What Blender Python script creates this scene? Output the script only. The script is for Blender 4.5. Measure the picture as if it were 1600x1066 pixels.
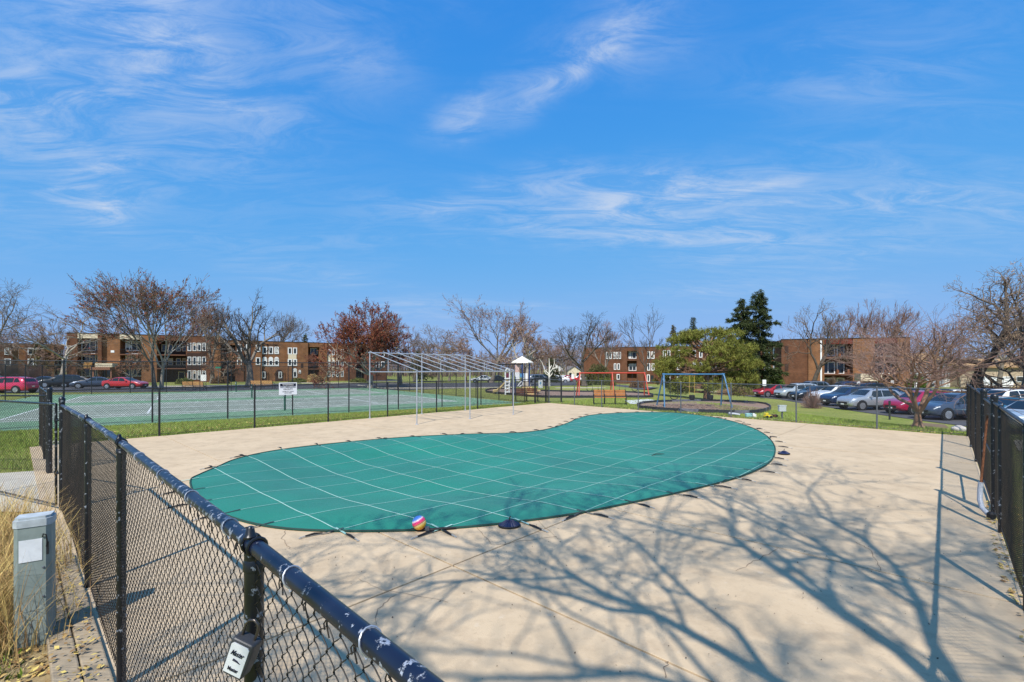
import bpy, bmesh, math, random
import numpy as np
from mathutils import Vector, Matrix
from mathutils.geometry import delaunay_2d_cdt

for o in list(bpy.data.objects): bpy.data.objects.remove(o)
scene = bpy.context.scene
col = scene.collection
R = math.radians

# ---------------------------------------------------------------- camera
F, HZ, CX, H = 725.0, 577.0, 800.0, 2.4
cam = bpy.data.cameras.new('camera'); cam.sensor_width = 36; cam.lens = 36*F/1600
cam.shift_y = (HZ-533)/1600; cam.clip_start = .05; cam.clip_end = 6000
camo = bpy.data.objects.new('camera', cam); col.objects.link(camo)
camo.location = (0, 0, H); camo.rotation_euler = (R(90), 0, 0)
scene.camera = camo

# ---------------------------------------------------------------- light
SUN_EL = R(51); SH = Vector((.28, .96)).normalized()          # shadows run this way over the ground
ld = Vector((SH.x*math.cos(SUN_EL), SH.y*math.cos(SUN_EL), -math.sin(SUN_EL)))
sun = bpy.data.lights.new('sun', 'SUN'); sun.energy = 4.6; sun.angle = R(.53); sun.color = (1, .96, .90)
suno = bpy.data.objects.new('sun', sun); col.objects.link(suno); suno.rotation_euler = ld.to_track_quat('-Z', 'Y').to_euler()
suno.location = (-5, -18, 30)

world = bpy.data.worlds.new('World'); scene.world = world; world.use_nodes = True
nt = world.node_tree; nt.nodes.clear()
def N(t, **k):
    n = nt.nodes.new(t)
    for a, b in k.items(): setattr(n, a, b)
    return n
def LK(a, b): nt.links.new(a, b)
def val(s, v):
    if hasattr(v, 'is_linked') or isinstance(v, bpy.types.NodeSocket): LK(v, s)
    else: s.default_value = v
def M_(op, a, b=0.0, c=0.0, clamp=False):
    n = N('ShaderNodeMath', operation=op); n.use_clamp = clamp
    val(n.inputs[0], a); val(n.inputs[1], b); val(n.inputs[2], c)
    return n.outputs[0]
sky = N('ShaderNodeTexSky', sky_type='NISHITA'); sky.sun_disc = False
sky.sun_elevation = SUN_EL; sky.sun_rotation = math.atan2(-SH.x, -SH.y)
sky.air_density = 1.0; sky.dust_density = .15; sky.ozone_density = 2.6; sky.altitude = 200
bg = N('ShaderNodeBackground'); bg.inputs[1].default_value = .142
out = N('ShaderNodeOutputWorld')
tc = N('ShaderNodeTexCoord'); sep = N('ShaderNodeSeparateXYZ'); LK(tc.outputs['Generated'], sep.inputs[0])
X_, Y_, Z_ = sep.outputs
az = M_('ARCTAN2', X_, Y_); el = M_('ARCSINE', Z_)
# thin cirrus: streaky noise over the whole sky plus a few long wisps at their own bearings
zc = M_('ADD', M_('MAXIMUM', Z_, 0.0), .12)
cx_ = M_('DIVIDE', X_, zc); cy_ = M_('DIVIDE', Y_, zc)
comb = N('ShaderNodeCombineXYZ'); LK(cx_, comb.inputs[0]); LK(cy_, comb.inputs[1])
def noise(vec, scale, detail, dist, rot=0, sc=(1, 1, 1), loc=(0, 0, 0), rough=.55):
    m = N('ShaderNodeMapping'); LK(vec, m.inputs[0]); m.inputs['Rotation'].default_value = (0, 0, rot); m.inputs['Scale'].default_value = sc; m.inputs['Location'].default_value = loc
    n = N('ShaderNodeTexNoise'); LK(m.outputs[0], n.inputs['Vector']); n.inputs['Scale'].default_value = scale
    n.inputs['Detail'].default_value = detail; n.inputs['Distortion'].default_value = dist; n.inputs['Roughness'].default_value = rough
    return n.outputs[0]
def ramp(v, a, b):
    n = N('ShaderNodeMapRange'); n.interpolation_type = 'SMOOTHSTEP'; LK(v, n.inputs[0]); n.inputs[1].default_value = a; n.inputs[2].default_value = b
    return n.outputs[0]
n1 = noise(comb.outputs[0], 1.0, 7, .9, R(-18), (.55, 2.2, 1), (3.1, 1.7, 0), .62)
n2 = noise(comb.outputs[0], .55, 4, .5, R(12), (.7, 1.4, 1), (8.3, 2.2, 0), .5)
n3 = noise(comb.outputs[0], 3.2, 8, 1.3, R(-24), (.75, 2.0, 1), (1.3, 5.7, 0), .70)
veil = M_('MULTIPLY', ramp(n2, .42, .72), M_('ADD', M_('MULTIPLY', ramp(n1, .32, .75), .8), .15))
veil = M_('MULTIPLY', veil, .52)
aecomb = N('ShaderNodeCombineXYZ'); LK(az, aecomb.inputs[0]); LK(el, aecomb.inputs[1])
# (bearing, elevation, long half-axis, short half-axis, tilt) in radians, strength
def px2ae(px, py):
    v = Vector(((px-CX)/F, 1, (HZ-py)/F)).normalized(); return math.atan2(v.x, v.y), math.asin(v.z)
wisps = []
for (x0, y0, x1, y1, w, s) in [(780, 175, 1010, 15, .034, .62), (680, 200, 770, 145, .028, .6), (560, 335, 900, 280, .030, .34), (860, 285, 1180, 285, .040, .52),
                               (1130, 312, 1250, 282, .012, .40), (840, 332, 1010, 316, .018, .45), (760, 345, 1600, 352, .022, .36), (90, 315, 215, 325, .032, .72),
                               (330, 165, 480, 195, .025, .30), (1380, 270, 1620, 345, .030, .30), (120, 270, 210, 235, .016, .36), (-60, 60, 460, 120, .20, .52), (180, 20, 330, 90, .08, .34), (0, 140, 130, 235, .06, .32),
                               (440, 40, 640, 120, .06, .34), (860, 90, 1080, 40, .06, .34), (700, 325, 1240, 318, .07, .30), (1080, 110, 1560, 130, .06, .12), (1150, 395, 1600, 380, .022, .22), (200, 372, 760, 360, .018, .18)]:
    a0, e0 = px2ae(x0, y0); a1, e1 = px2ae(x1, y1)
    wisps.append(((a0+a1)/2, (e0+e1)/2, math.hypot(a1-a0, e1-e0)/2*1.15, w, math.atan2(e1-e0, a1-a0), s))
jit = noise(aecomb.outputs[0], 7, 5, .6, 0, (1, 1.6, 1), (4, 9, 0)); jit2 = noise(aecomb.outputs[0], 7, 5, .6, 0, (1, 1.6, 1), (14, 2, 0))
azj = M_('ADD', az, M_('MULTIPLY', M_('SUBTRACT', jit, .5), .12)); elj = M_('ADD', el, M_('MULTIPLY', M_('SUBTRACT', jit2, .5), .07))
tot = veil
for (a, e, la, sb, th, s) in wisps:
    da = M_('SUBTRACT', azj, a); de = M_('SUBTRACT', elj, e); c, sn = math.cos(th), math.sin(th)
    p = M_('ADD', M_('MULTIPLY', da, c/la), M_('MULTIPLY', de, sn/la))
    q = M_('ADD', M_('MULTIPLY', da, -sn/sb), M_('MULTIPLY', de, c/sb))
    d2 = M_('ADD', M_('MULTIPLY', p, p), M_('MULTIPLY', q, q))
    tot = M_('ADD', tot, M_('MULTIPLY', M_('EXPONENT', M_('MULTIPLY', d2, -1.3)), s*.72))
fine = M_('ADD', M_('MULTIPLY', ramp(n3, .34, .68), 1.1), .12)
fac = M_('MULTIPLY', tot, fine)
fac = M_('MINIMUM', M_('MULTIPLY', fac, ramp(Z_, .02, .16)), .8)
sr = N('ShaderNodeSeparateColor'); LK(sky.outputs[0], sr.inputs[0])
def roll(v, mx_, k, p):                                    # film-like shoulder for each channel of the sky
    return M_('MULTIPLY', M_('SUBTRACT', 1.0, M_('EXPONENT', M_('MULTIPLY', M_('POWER', M_('DIVIDE', v, k), p), -1.0))), mx_)
cr_ = N('ShaderNodeCombineColor'); LK(roll(sr.outputs[0], 1.8, 3.1, 1.45), cr_.inputs[0]); LK(roll(sr.outputs[1], 2.85, 1.75, 1.0), cr_.inputs[1]); LK(roll(sr.outputs[2], 5.0, 1.15, 1.0), cr_.inputs[2])
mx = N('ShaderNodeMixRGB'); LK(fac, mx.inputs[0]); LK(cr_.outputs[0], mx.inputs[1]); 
# forward-scatter cloud glow, added round the sun behind camera for neutral shadow fill
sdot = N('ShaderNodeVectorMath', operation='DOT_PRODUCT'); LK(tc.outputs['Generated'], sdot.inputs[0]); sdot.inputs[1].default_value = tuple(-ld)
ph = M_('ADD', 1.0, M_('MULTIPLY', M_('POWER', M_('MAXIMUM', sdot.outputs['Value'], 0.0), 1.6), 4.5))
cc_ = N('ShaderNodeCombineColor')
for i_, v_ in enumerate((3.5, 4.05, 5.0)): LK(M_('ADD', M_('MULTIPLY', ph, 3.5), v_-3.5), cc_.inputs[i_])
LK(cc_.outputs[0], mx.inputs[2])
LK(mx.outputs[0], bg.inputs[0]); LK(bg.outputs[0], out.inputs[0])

vs = scene.view_settings
vs.view_transform = 'Standard'; vs.look = 'None'; vs.exposure = .27; vs.gamma = 1; vs.use_curve_mapping = False
scene.cycles.max_bounces = 6; scene.cycles.transparent_max_bounces = 8
scene.cycles.use_denoising = True

# ---------------------------------------------------------------- helpers
def lin(c): return tuple((x/12.92 if x <= .04045 else ((x+.055)/1.055)**2.4) for x in c)
MATS = {}
def mat(name, color, rough=.7, spec=.3, var=0, vscale=4, color2=None, bump=0, bscale=30, metal=0, coat=0, island=0, detail=5, vlo=.3, vhi=.7, obj=False):
    if name in MATS: return MATS[name]
    m = bpy.data.materials.new(name); m.use_nodes = True; t = m.node_tree
    b = t.nodes['Principled BSDF']; b.inputs['Roughness'].default_value = rough; b.inputs['Metallic'].default_value = metal
    b.inputs['Specular IOR Level'].default_value = spec; b.inputs['Coat Weight'].default_value = coat; b.inputs['Coat Roughness'].default_value = .06
    c = (*color, 1); b.inputs['Base Color'].default_value = c
    co = t.nodes.new('ShaderNodeTexCoord')
    src = co.outputs['Object']
    last = None
    if var or color2:
        n = t.nodes.new('ShaderNodeTexNoise'); n.inputs['Scale'].default_value = vscale; n.inputs['Detail'].default_value = detail; n.inputs['Roughness'].default_value = .6
        t.links.new(src, n.inputs['Vector'])
        mr = t.nodes.new('ShaderNodeMapRange'); t.links.new(n.outputs[0], mr.inputs[0]); mr.inputs[1].default_value = vlo; mr.inputs[2].default_value = vhi
        mixn = t.nodes.new('ShaderNodeMixRGB'); t.links.new(mr.outputs[0], mixn.inputs[0])
        if color2: mixn.inputs[1].default_value = c; mixn.inputs[2].default_value = (*color2, 1)
        else:
            mixn.inputs[1].default_value = (*[x*(1-var) for x in color], 1); mixn.inputs[2].default_value = (*[min(1, x*(1+var)) for x in color], 1)
        last = mixn.outputs[0]
    if island:
        g = t.nodes.new('ShaderNodeNewGeometry'); hsn = t.nodes.new('ShaderNodeHueSaturation')
        mr2 = t.nodes.new('ShaderNodeMapRange'); t.links.new(g.outputs['Random Per Island'], mr2.inputs[0]); mr2.inputs[3].default_value = 1-island; mr2.inputs[4].default_value = 1+island
        t.links.new(mr2.outputs[0], hsn.inputs['Value'])
        mr3 = t.nodes.new('ShaderNodeMapRange'); t.links.new(g.outputs['Random Per Island'], mr3.inputs[0]); mr3.inputs[3].default_value = .5-island*.05; mr3.inputs[4].default_value = .5+island*.05
        t.links.new(mr3.outputs[0], hsn.inputs['Hue'])
        if last: t.links.new(last, hsn.inputs['Color'])
        else: hsn.inputs['Color'].default_value = c
        last = hsn.outputs[0]
    if last: t.links.new(last, b.inputs['Base Color'])
    if bump:
        n = t.nodes.new('ShaderNodeTexNoise'); n.inputs['Scale'].default_value = bscale; n.inputs['Detail'].default_value = 4; t.links.new(src, n.inputs['Vector'])
        bp = t.nodes.new('ShaderNodeBump'); bp.inputs['Strength'].default_value = bump; bp.inputs['Distance'].default_value = .02
        t.links.new(n.outputs[0], bp.inputs['Height']); t.links.new(bp.outputs[0], b.inputs['Normal'])
    MATS[name] = m
    return m
def nodes_of(m): return m.node_tree, m.node_tree.nodes['Principled BSDF']

def np_mesh(name, V, Q, k=4):
    me = bpy.data.meshes.new(name); V = np.ascontiguousarray(V, dtype=np.float32); Q = np.ascontiguousarray(Q, dtype=np.int32)
    me.vertices.add(len(V)); me.vertices.foreach_set('co', V.ravel())
    me.loops.add(Q.size); me.loops.foreach_set('vertex_index', Q.ravel())
    n = len(Q); me.polygons.add(n); me.polygons.foreach_set('loop_start', np.arange(0, n*k, k, dtype=np.int32))
    me.update(calc_edges=True); return me
def obj(name, me, material=None, parent=None):
    o = bpy.data.objects.new(name, me); col.objects.link(o)
    if material is not None:
        for mm in (material if isinstance(material, (list, tuple)) else [material]): me.materials.append(mm)
    if parent is not None: o.parent = parent
    return o
def tag(o, label=None, cat=None, group=None, kind=None):
    for k, v in (('label', label), ('category', cat), ('group', group), ('kind', kind)):
        if v: o[k] = v
    return o
def thing(name, label, cat, loc=(0, 0, 0), rz=0, group=None):
    o = bpy.data.objects.new(name, None); col.objects.link(o); o.location = loc; o.rotation_euler = (0, 0, rz); o.empty_display_size = .2
    return tag(o, label, cat, group)

class MB:
    def __init__(s): s.v, s.f, s.m = [], [], []; s.mi = 0
    def _add(s, vs, fs):
        n = len(s.v); s.v += [tuple(v) for v in vs]; s.f += [tuple(i+n for i in f) for f in fs]; s.m += [s.mi]*len(fs)
    def box(s, x0, x1, y0, y1, z0, z1, rot=None, org=None):
        vs = [Vector((x, y, z)) for x in (x0, x1) for y in (y0, y1) for z in (z0, z1)]
        if rot is not None:
            o = Vector(org or ((x0+x1)/2, (y0+y1)/2, (z0+z1)/2)); vs = [rot @ (v-o)+o for v in vs]
        s._add(vs, [(0, 1, 3, 2), (4, 6, 7, 5), (0, 4, 5, 1), (2, 3, 7, 6), (0, 2, 6, 4), (1, 5, 7, 3)]); return s
    def cbox(s, c, d, rot=None):
        return s.box(c[0]-d[0]/2, c[0]+d[0]/2, c[1]-d[1]/2, c[1]+d[1]/2, c[2]-d[2]/2, c[2]+d[2]/2, rot, c)
    def tube(s, pts, r, n=8, cap=True, closed=False):
        pts = [Vector(p) for p in pts]; k = len(pts); rr = r if isinstance(r, (list, tuple)) else [r]*k
        base = len(s.v); prev = None; vs = []
        for i, p in enumerate(pts):
            a = pts[(i-1) % k] if (closed or i > 0) else p; b = pts[(i+1) % k] if (closed or i < k-1) else p
            t = (b-a).normalized()
            if prev is None:
                ref = Vector((0, 0, 1)) if abs(t.z) < .9 else Vector((1, 0, 0)); nrm = t.cross(ref).normalized()
            else:
                nrm = (prev - t*prev.dot(t))
                nrm = nrm.normalized() if nrm.length > 1e-6 else prev
            prev = nrm; bn = t.cross(nrm)
            for j in range(n):
                a_ = 2*math.pi*j/n; vs.append(p+(nrm*math.cos(a_)+bn*math.sin(a_))*rr[i])
        fs = []
        for i in range(k if closed else k-1):
            for j in range(n):
                a0 = i*n+j; a1 = i*n+(j+1) % n; b0 = ((i+1) % k)*n+j; b1 = ((i+1) % k)*n+(j+1) % n
                fs.append((a0, a1, b1, b0))
        if cap and not closed: fs += [tuple(reversed(range(n))), tuple(range((k-1)*n, k*n))]
        s._add(vs, fs); return s
    def lathe(s, prof, n=16, c=(0, 0, 0), axis='z'):
        vs = []
        for (r, z) in prof:
            for j in range(n):
                a = 2*math.pi*j/n; x, y = r*math.cos(a), r*math.sin(a)
                vs.append((c[0]+x, c[1]+y, c[2]+z) if axis == 'z' else ((c[0]+x, c[1]+z, c[2]+y) if axis == 'y' else (c[0]+z, c[1]+x, c[2]+y)))
        fs = []
        for i in range(len(prof)-1):
            for j in range(n): fs.append((i*n+j, i*n+(j+1) % n, (i+1)*n+(j+1) % n, (i+1)*n+j))
        fs += [tuple(reversed(range(n))), tuple(range((len(prof)-1)*n, len(prof)*n))]
        s._add(vs, fs); return s
    def prism(s, poly, z0, z1):
        n = len(poly); vs = [(p[0], p[1], z0) for p in poly]+[(p[0], p[1], z1) for p in poly]
        s._add(vs, [tuple(reversed(range(n))), tuple(range(n, 2*n))]+[(i, (i+1) % n, n+(i+1) % n, n+i) for i in range(n)]); return s
    def quad(s, a, b, c, d): s._add([a, b, c, d], [(0, 1, 2, 3)]); return s
    def build(s, name, material, parent=None, smooth=False, off=(0, 0, 0)):
        me = bpy.data.meshes.new(name); me.from_pydata([(v[0]-off[0], v[1]-off[1], v[2]-off[2]) for v in s.v], [], s.f)
        bm = bmesh.new(); bm.from_mesh(me); bmesh.ops.recalc_face_normals(bm, faces=bm.faces); bm.to_mesh(me); bm.free()
        o = obj(name, me, material, parent)
        if any(s.m): me.polygons.foreach_set('material_index', s.m)
        if smooth:
            me.polygons.foreach_set('use_smooth', [True]*len(me.polygons))
            try: me.set_sharp_from_angle(angle=R(40))
            except Exception: pass
        me.update(); return o
def copy_tree(o, parent=None):
    c = o.copy(); col.objects.link(c); c.parent = parent
    for ch in list(o.children): copy_tree(ch, c)
    return c
def text_mesh(body, size, width=None):
    cu = bpy.data.curves.new('t', 'FONT'); cu.body = body; cu.size = size; cu.align_x = 'CENTER'; cu.align_y = 'CENTER'; cu.extrude = .0008; cu.offset = .0012*size/.1
    o = bpy.data.objects.new('t', cu); col.objects.link(o); dg = bpy.context.evaluated_depsgraph_get()
    me = bpy.data.meshes.new_from_object(o.evaluated_get(dg)); bpy.data.objects.remove(o)
    if width and len(me.vertices):
        xs = [v.co.x for v in me.vertices]; k = width/max(1e-6, max(xs)-min(xs))
        for v in me.vertices: v.co.x *= k
    return me

# ---------------------------------------------------------------- the site: u runs along the right fence, v along the left fence
U = Vector((.682, .731)); U.normalize(); V = Vector((-U.y, U.x))
def uv(u, v): return Vector((U.x*u+V.x*v, U.y*u+V.y*v))
def touv(p): return (p[0]*U.x+p[1]*U.y, p[0]*V.x+p[1]*V.y)
UMIN, VMIN, VMAX = .55, -.6, 20.6
def umax(v): return 23.3+(v-VMIN)/(VMAX-VMIN)*2.6
def sst(a, b, x):
    t = min(1, max(0, (x-a)/(b-a))); return t*t*(3-2*t)
def ground(x, y):
    u, v = touv((x, y))
    dist = max(u-umax(v), VMIN-v)
    z = -.03 - .78*sst(13, 23, x)*sst(.4, 9, dist)
    z -= .5*sst(62, 120, y)
    return z
def gp(px, py, z=None):
    zz = z if z is not None else 0
    for _ in range(12):
        d = (H-zz)*F/(py-HZ); x = (px-CX)/F*d
        if z is not None: break
        zz = .5*zz+.5*ground(x, d)
    return Vector((x, d, zz))
def atd(px, d): x = (px-CX)/F*d; return Vector((x, d, ground(x, d)))
def zat(py, d): return H-(py-HZ)*d/F

M = {}
M['black'] = mat('black vinyl', (.012, .013, .015), .45, .5, .4, 25)
M['wire'] = mat('black wire', (.014, .013, .012), .5, .45, color2=(.05, .035, .025), vscale=9)
M['wirefar'] = mat('dark wire', (.03, .03, .03), .55, .4)
M['galv'] = mat('galvanised pipe', (.46, .48, .51), .42, .5, .15, 14, metal=.5)
M['galvgrey'] = mat('weathered grey pipe', (.10, .11, .125), .5, .5, .2, 14, metal=.2)
M['glass'] = mat('window glass', (.022, .03, .036), .06, .6, .3, .6)
M['white'] = mat('white paint', (.78, .77, .74), .5, .4, .05, 6)
M['cream'] = mat('cream stucco', (.66, .56, .40), .8, .2, .08, 3)
M['concrete'] = mat('pale concrete', (.50, .45, .36), .85, .2, .14, 2.5, bump=.2, bscale=40)
M['rubber'] = mat('tyre rubber', (.015, .015, .016), .75, .3)
M['alloy'] = mat('alloy rim', (.55, .56, .58), .28, .5, metal=.8)
M['trim'] = mat('dark car trim', (.014, .014, .016), .5, .4)
M['lamp'] = mat('headlamp glass', (.62, .65, .68), .12, .6)
M['taillamp'] = mat('tail lamp', (.30, .012, .012), .2, .6)
# ================================================================ SETTING
# ---- lawn
gm = mat('lawn', (.185, .235, .042), .9, .1, color2=(.32, .30, .09), vscale=.35, bump=.6, bscale=60, detail=8)
t, b = nodes_of(gm)
n = t.nodes.new('ShaderNodeTexNoise'); n.inputs['Scale'].default_value = 9; n.inputs['Detail'].default_value = 8; n.inputs['Roughness'].default_value = .7
cz = t.nodes.new('ShaderNodeTexCoord'); t.links.new(cz.outputs['Object'], n.inputs['Vector'])
mr = t.nodes.new('ShaderNodeMapRange'); t.links.new(n.outputs[0], mr.inputs[0]); mr.inputs[1].default_value = .35; mr.inputs[2].default_value = .68; mr.inputs[3].default_value = .62; mr.inputs[4].default_value = 1.25
old = b.inputs['Base Color'].links[0].from_socket
mu = t.nodes.new('ShaderNodeMixRGB'); mu.blend_type = 'MULTIPLY'; mu.inputs[0].default_value = 1; t.links.new(old, mu.inputs[1]); t.links.new(mr.outputs[0], mu.inputs[2])
n2_ = t.nodes.new('ShaderNodeTexNoise'); n2_.inputs['Scale'].default_value = .11; n2_.inputs['Detail'].default_value = 6; t.links.new(cz.outputs['Object'], n2_.inputs['Vector'])
mr2 = t.nodes.new('ShaderNodeMapRange'); t.links.new(n2_.outputs[0], mr2.inputs[0]); mr2.inputs[1].default_value = .52; mr2.inputs[2].default_value = .70; mr2.inputs[4].default_value = .6
mb_ = t.nodes.new('ShaderNodeMixRGB'); t.links.new(mr2.outputs[0], mb_.inputs[0]); t.links.new(mu.outputs[0], mb_.inputs[1]); mb_.inputs[2].default_value = (.19, .155, .07, 1)
t.links.new(mb_.outputs[0], b.inputs['Base Color'])
xs = np.concatenate([np.linspace(-2500, -120, 14), np.arange(-110, 111, 1.5), np.linspace(120, 2500, 14)])
ys = np.concatenate([np.linspace(-60, -12, 6), np.arange(-9, 132, 1.5), np.linspace(140, 4000, 18)])
VV = []
def in_deck(x, y, m):
    u, v = touv((x, y)); return UMIN+m < u < umax(v)-m and VMIN+m < v < VMAX-m
for y in ys:
    for x in xs:
        z = ground(x, y)
        if in_deck(x, y, 1.9): z = -2.2
        VV.append((x, y, z))
nx, ny = len(xs), len(ys)
QQ = [(j*nx+i, j*nx+i+1, (j+1)*nx+i+1, (j+1)*nx+i) for j in range(ny-1) for i in range(nx-1)]
go = tag(obj('ground', np_mesh('ground', VV, QQ), gm), 'green lawn with straw patches around the pool deck', kind='structure')
go.data.polygons.foreach_set('use_smooth', [True]*len(QQ))

# ---- pool outline (cover edge), ground coordinates
OUT_PX = [(296, 752), (312, 742), (338, 731), (366, 719), (412, 708), (470, 699.5), (560, 690), (650, 683), (740, 679), (800, 677.5), (840, 674), (868, 668), (888, 661), (905, 653.5), (930, 648.5), (980, 645.5), (1040, 645), (1085, 648.5), (1130, 655.5), (1170, 667), (1196, 680), (1210, 695), (1212, 709), (1205, 722), (1188, 734), (1150, 749), (1090, 765), (1000, 785), (900, 805), (800, 819), (700, 828.5), (600, 832.5), (500, 832), (430, 827), (372, 815), (325, 795), (303, 775)]
op = [gp(x, y, 0).xy for x, y in OUT_PX]
def crspline(pts, k=5):
    n = len(pts); o = []
    for i in range(n):
        p0, p1, p2, p3 = pts[i-1], pts[i], pts[(i+1) % n], pts[(i+2) % n]
        for j in range(k):
            t = j/k; o.append(.5*((2*p1)+(p2-p0)*t+(2*p0-5*p1+4*p2-p3)*t*t+(3*p1-p0-3*p2+p3)*t**3))
    return o
OUTL = crspline(op, 4)
OA = np.array([(p.x, p.y) for p in OUTL]); OB = np.roll(OA, -1, 0)
def edge_dist(p):
    p = np.array(p); ab = OB-OA; tt = np.clip(((p-OA)*ab).sum(1)/(ab*ab).sum(1), 0, 1); d = np.hypot(*(OA+ab*tt[:, None]-p).T); return d.min()
def inside(p):
    x, y = p; c = False
    for (x0, y0), (x1, y1) in zip(OA, OB):
        if (y0 > y) != (y1 > y) and x < (x1-x0)*(y-y0)/(y1-y0)+x0: c = not c
    return c
# inward offset outline for the pool hole
cen = OA.mean(0)
def hole_outline(off):
    tn = np.roll(OA, -1, 0)-np.roll(OA, 1, 0); tn /= np.hypot(*tn.T)[:, None]; nr = np.stack([tn[:, 1], -tn[:, 0]], 1)
    area = .5*(OA[:, 0]*OB[:, 1]-OB[:, 0]*OA[:, 1]).sum()
    if area > 0: nr = -nr
    return OA+nr*off
HOLE = hole_outline(.45)

# ---- pool deck of broom-finished concrete slabs
dm = mat('deck concrete', (.605, .46, .295), .85, .15, bump=.25, bscale=120, color2=(.51, .385, .245), vscale=.7, detail=7)
t, b = nodes_of(dm)
cz = t.nodes.new('ShaderNodeTexCoord')
def addmul(scale, lo, hi, a, bb, sc=None, dark=(.5, .45, .4)):
    n = t.nodes.new('ShaderNodeTexNoise'); n.inputs['Scale'].default_value = scale; n.inputs['Detail'].default_value = 6; n.inputs['Roughness'].default_value = .65
    if sc:
        mp = t.nodes.new('ShaderNodeMapping'); mp.inputs['Scale'].default_value = sc; t.links.new(cz.outputs['Object'], mp.inputs[0]); t.links.new(mp.outputs[0], n.inputs['Vector'])
    else: t.links.new(cz.outputs['Object'], n.inputs['Vector'])
    mr = t.nodes.new('ShaderNodeMapRange'); t.links.new(n.outputs[0], mr.inputs[0]); mr.inputs[1].default_value = lo; mr.inputs[2].default_value = hi; mr.inputs[3].default_value = a; mr.inputs[4].default_value = bb
    old = b.inputs['Base Color'].links[0].from_socket
    mu = t.nodes.new('ShaderNodeMixRGB'); t.links.new(mr.outputs[0], mu.inputs[0]); t.links.new(old, mu.inputs[1]); mu.inputs[2].default_value = (*dark, 1)
    t.links.new(mu.outputs[0], b.inputs['Base Color'])
addmul(2.3, .48, .70, 0, .55, dark=(.36, .265, .17)); addmul(.5, .48, .68, 0, .35, dark=(.46, .34, .21)); addmul(13, .56, .70, 0, .40, dark=(.36, .26, .17)); addmul(38, .60, .74, 0, .50, dark=(.33, .25, .17)); addmul(140, .66, .74, 0, .6, dark=(.22, .16, .11)); addmul(7, .60, .72, 0, .25, dark=(.66, .58, .46))
jm = mat('deck joint filler', (.06, .043, .03), .95, .1, .2, 8)
dk = bpy.data.objects.new('pool_deck', None); col.objects.link(dk); dk['kind'] = 'structure'; dk['label'] = 'tan concrete pool deck of jointed slabs'
cutter = MB(); cutter.prism([tuple(p) for p in HOLE], -3, 2); cut = cutter.build('cut', None)
rng = random.Random(5)
US = [.30, 3.65, 7.0, 10.2, 13.4, 16.6, 19.8, 23.0, 26.3]
VS = [-.62, 4.4, 9.3, 14.1, 20.6]
dg = None
for i in range(len(US)-1):
    for j in range(len(VS)-1):
        u0, u1, v0, v1 = US[i], US[i+1], VS[j], VS[j+1]; g = .012
        if u0 > umax(v1) : continue
        c = [(u0+g, v0+g), (min(u1-g, umax(v0)), v0+g), (min(u1-g, umax(v1)), v1-g), (u0+g, v1-g)]
        if c[1][0] <= c[0][0]+.05: continue
        poly = [uv(*q) for q in c]; zt = rng.uniform(-.004, .004)
        mb = MB(); mb.prism(poly, -.16, zt)
        ob = mb.build('slab', dm, dk)
        ins = sum(inside(uv(u0+(u1-u0)*a/6, v0+(v1-v0)*bb/6)) for a in range(7) for bb in range(7))
        if ins == 49: bpy.data.objects.remove(ob); continue
        if ins:
            md = ob.modifiers.new('b', 'BOOLEAN'); md.object = cut; md.operation = 'DIFFERENCE'; md.solver = 'EXACT'
            dgx = bpy.context.evaluated_depsgraph_get(); me = bpy.data.meshes.new_from_object(ob.evaluated_get(dgx)); ob.modifiers.clear(); ob.data = me
        bv = ob.modifiers.new('bev', 'BEVEL'); bv.width = .003; bv.segments = 1; bv.limit_method = 'ANGLE'
bpy.data.objects.remove(cut)
# joint bed below the slabs (ring round the pool hole)
def flat_ring(name, outer, inner, z, m, parent=None):
    pts = [Vector(p[:2]) for p in outer]+[Vector(p) for p in inner]; no, ni = len(outer), len(inner)
    ed = [(i, (i+1) % no) for i in range(no)]+[(no+i, no+(i+1) % ni) for i in range(ni)]
    r = delaunay_2d_cdt(pts, ed, [], 1, 1e-5)
    vs, fs = r[0], r[2]
    ok = []
    ia = np.array([(p[0], p[1]) for p in inner])
    for f in fs:
        c = sum((vs[k] for k in f), Vector((0, 0)))/len(f)
        x, y = c; cc = False
        for a in range(len(ia)):
            x0, y0 = ia[a]; x1, y1 = ia[(a+1) % len(ia)]
            if (y0 > y) != (y1 > y) and x < (x1-x0)*(y-y0)/(y1-y0)+x0: cc = not cc
        if not cc: ok.append(f)
    me = bpy.data.meshes.new(name); me.from_pydata([(v.x, v.y, z) for v in vs], [], ok)
    return obj(name, me, m, parent)
flat_ring('joint_bed', [uv(.34, -.58), uv(umax(-.58)-.03, -.58), uv(umax(20.5)-.03, 20.56), uv(.34, 20.56)], [tuple(p) for p in HOLE], -.07, jm, dk)

# hairline cracks, patches and a tarred joint in the deck
crk = mat('deck crack', (.26, .19, .13), .95, .1)
def crack(px, w, seed, name='crack', m=crk, z=.0065):
    rr_ = random.Random(seed); P = [gp(x, y, 0) for x, y in px]; q = MB(); L, Rr = [], []
    Q = []
    for a, b2 in zip(P[:-1], P[1:]):
        for k in range(7): Q.append(a.lerp(b2, k/7)+Vector((rr_.gauss(0, .012), rr_.gauss(0, .012), 0)))
    Q.append(P[-1]); n_ = len(Q)
    for i, p in enumerate(Q):
        t_ = (Q[min(i+1, n_-1)]-Q[max(i-1, 0)]).normalized(); nn_ = Vector((-t_.y, t_.x, 0))*w/2*(.5+rr_.random()); L.append(p+nn_+Vector((0, 0, z))); Rr.append(p-nn_+Vector((0, 0, z)))
    q.v = [tuple(p) for p in L+Rr]; q.f = [(i, i+1, n_+i+1, n_+i) for i in range(n_-1)]; q.m = [0]*(n_-1); return q.build(name, m, dk)
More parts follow.
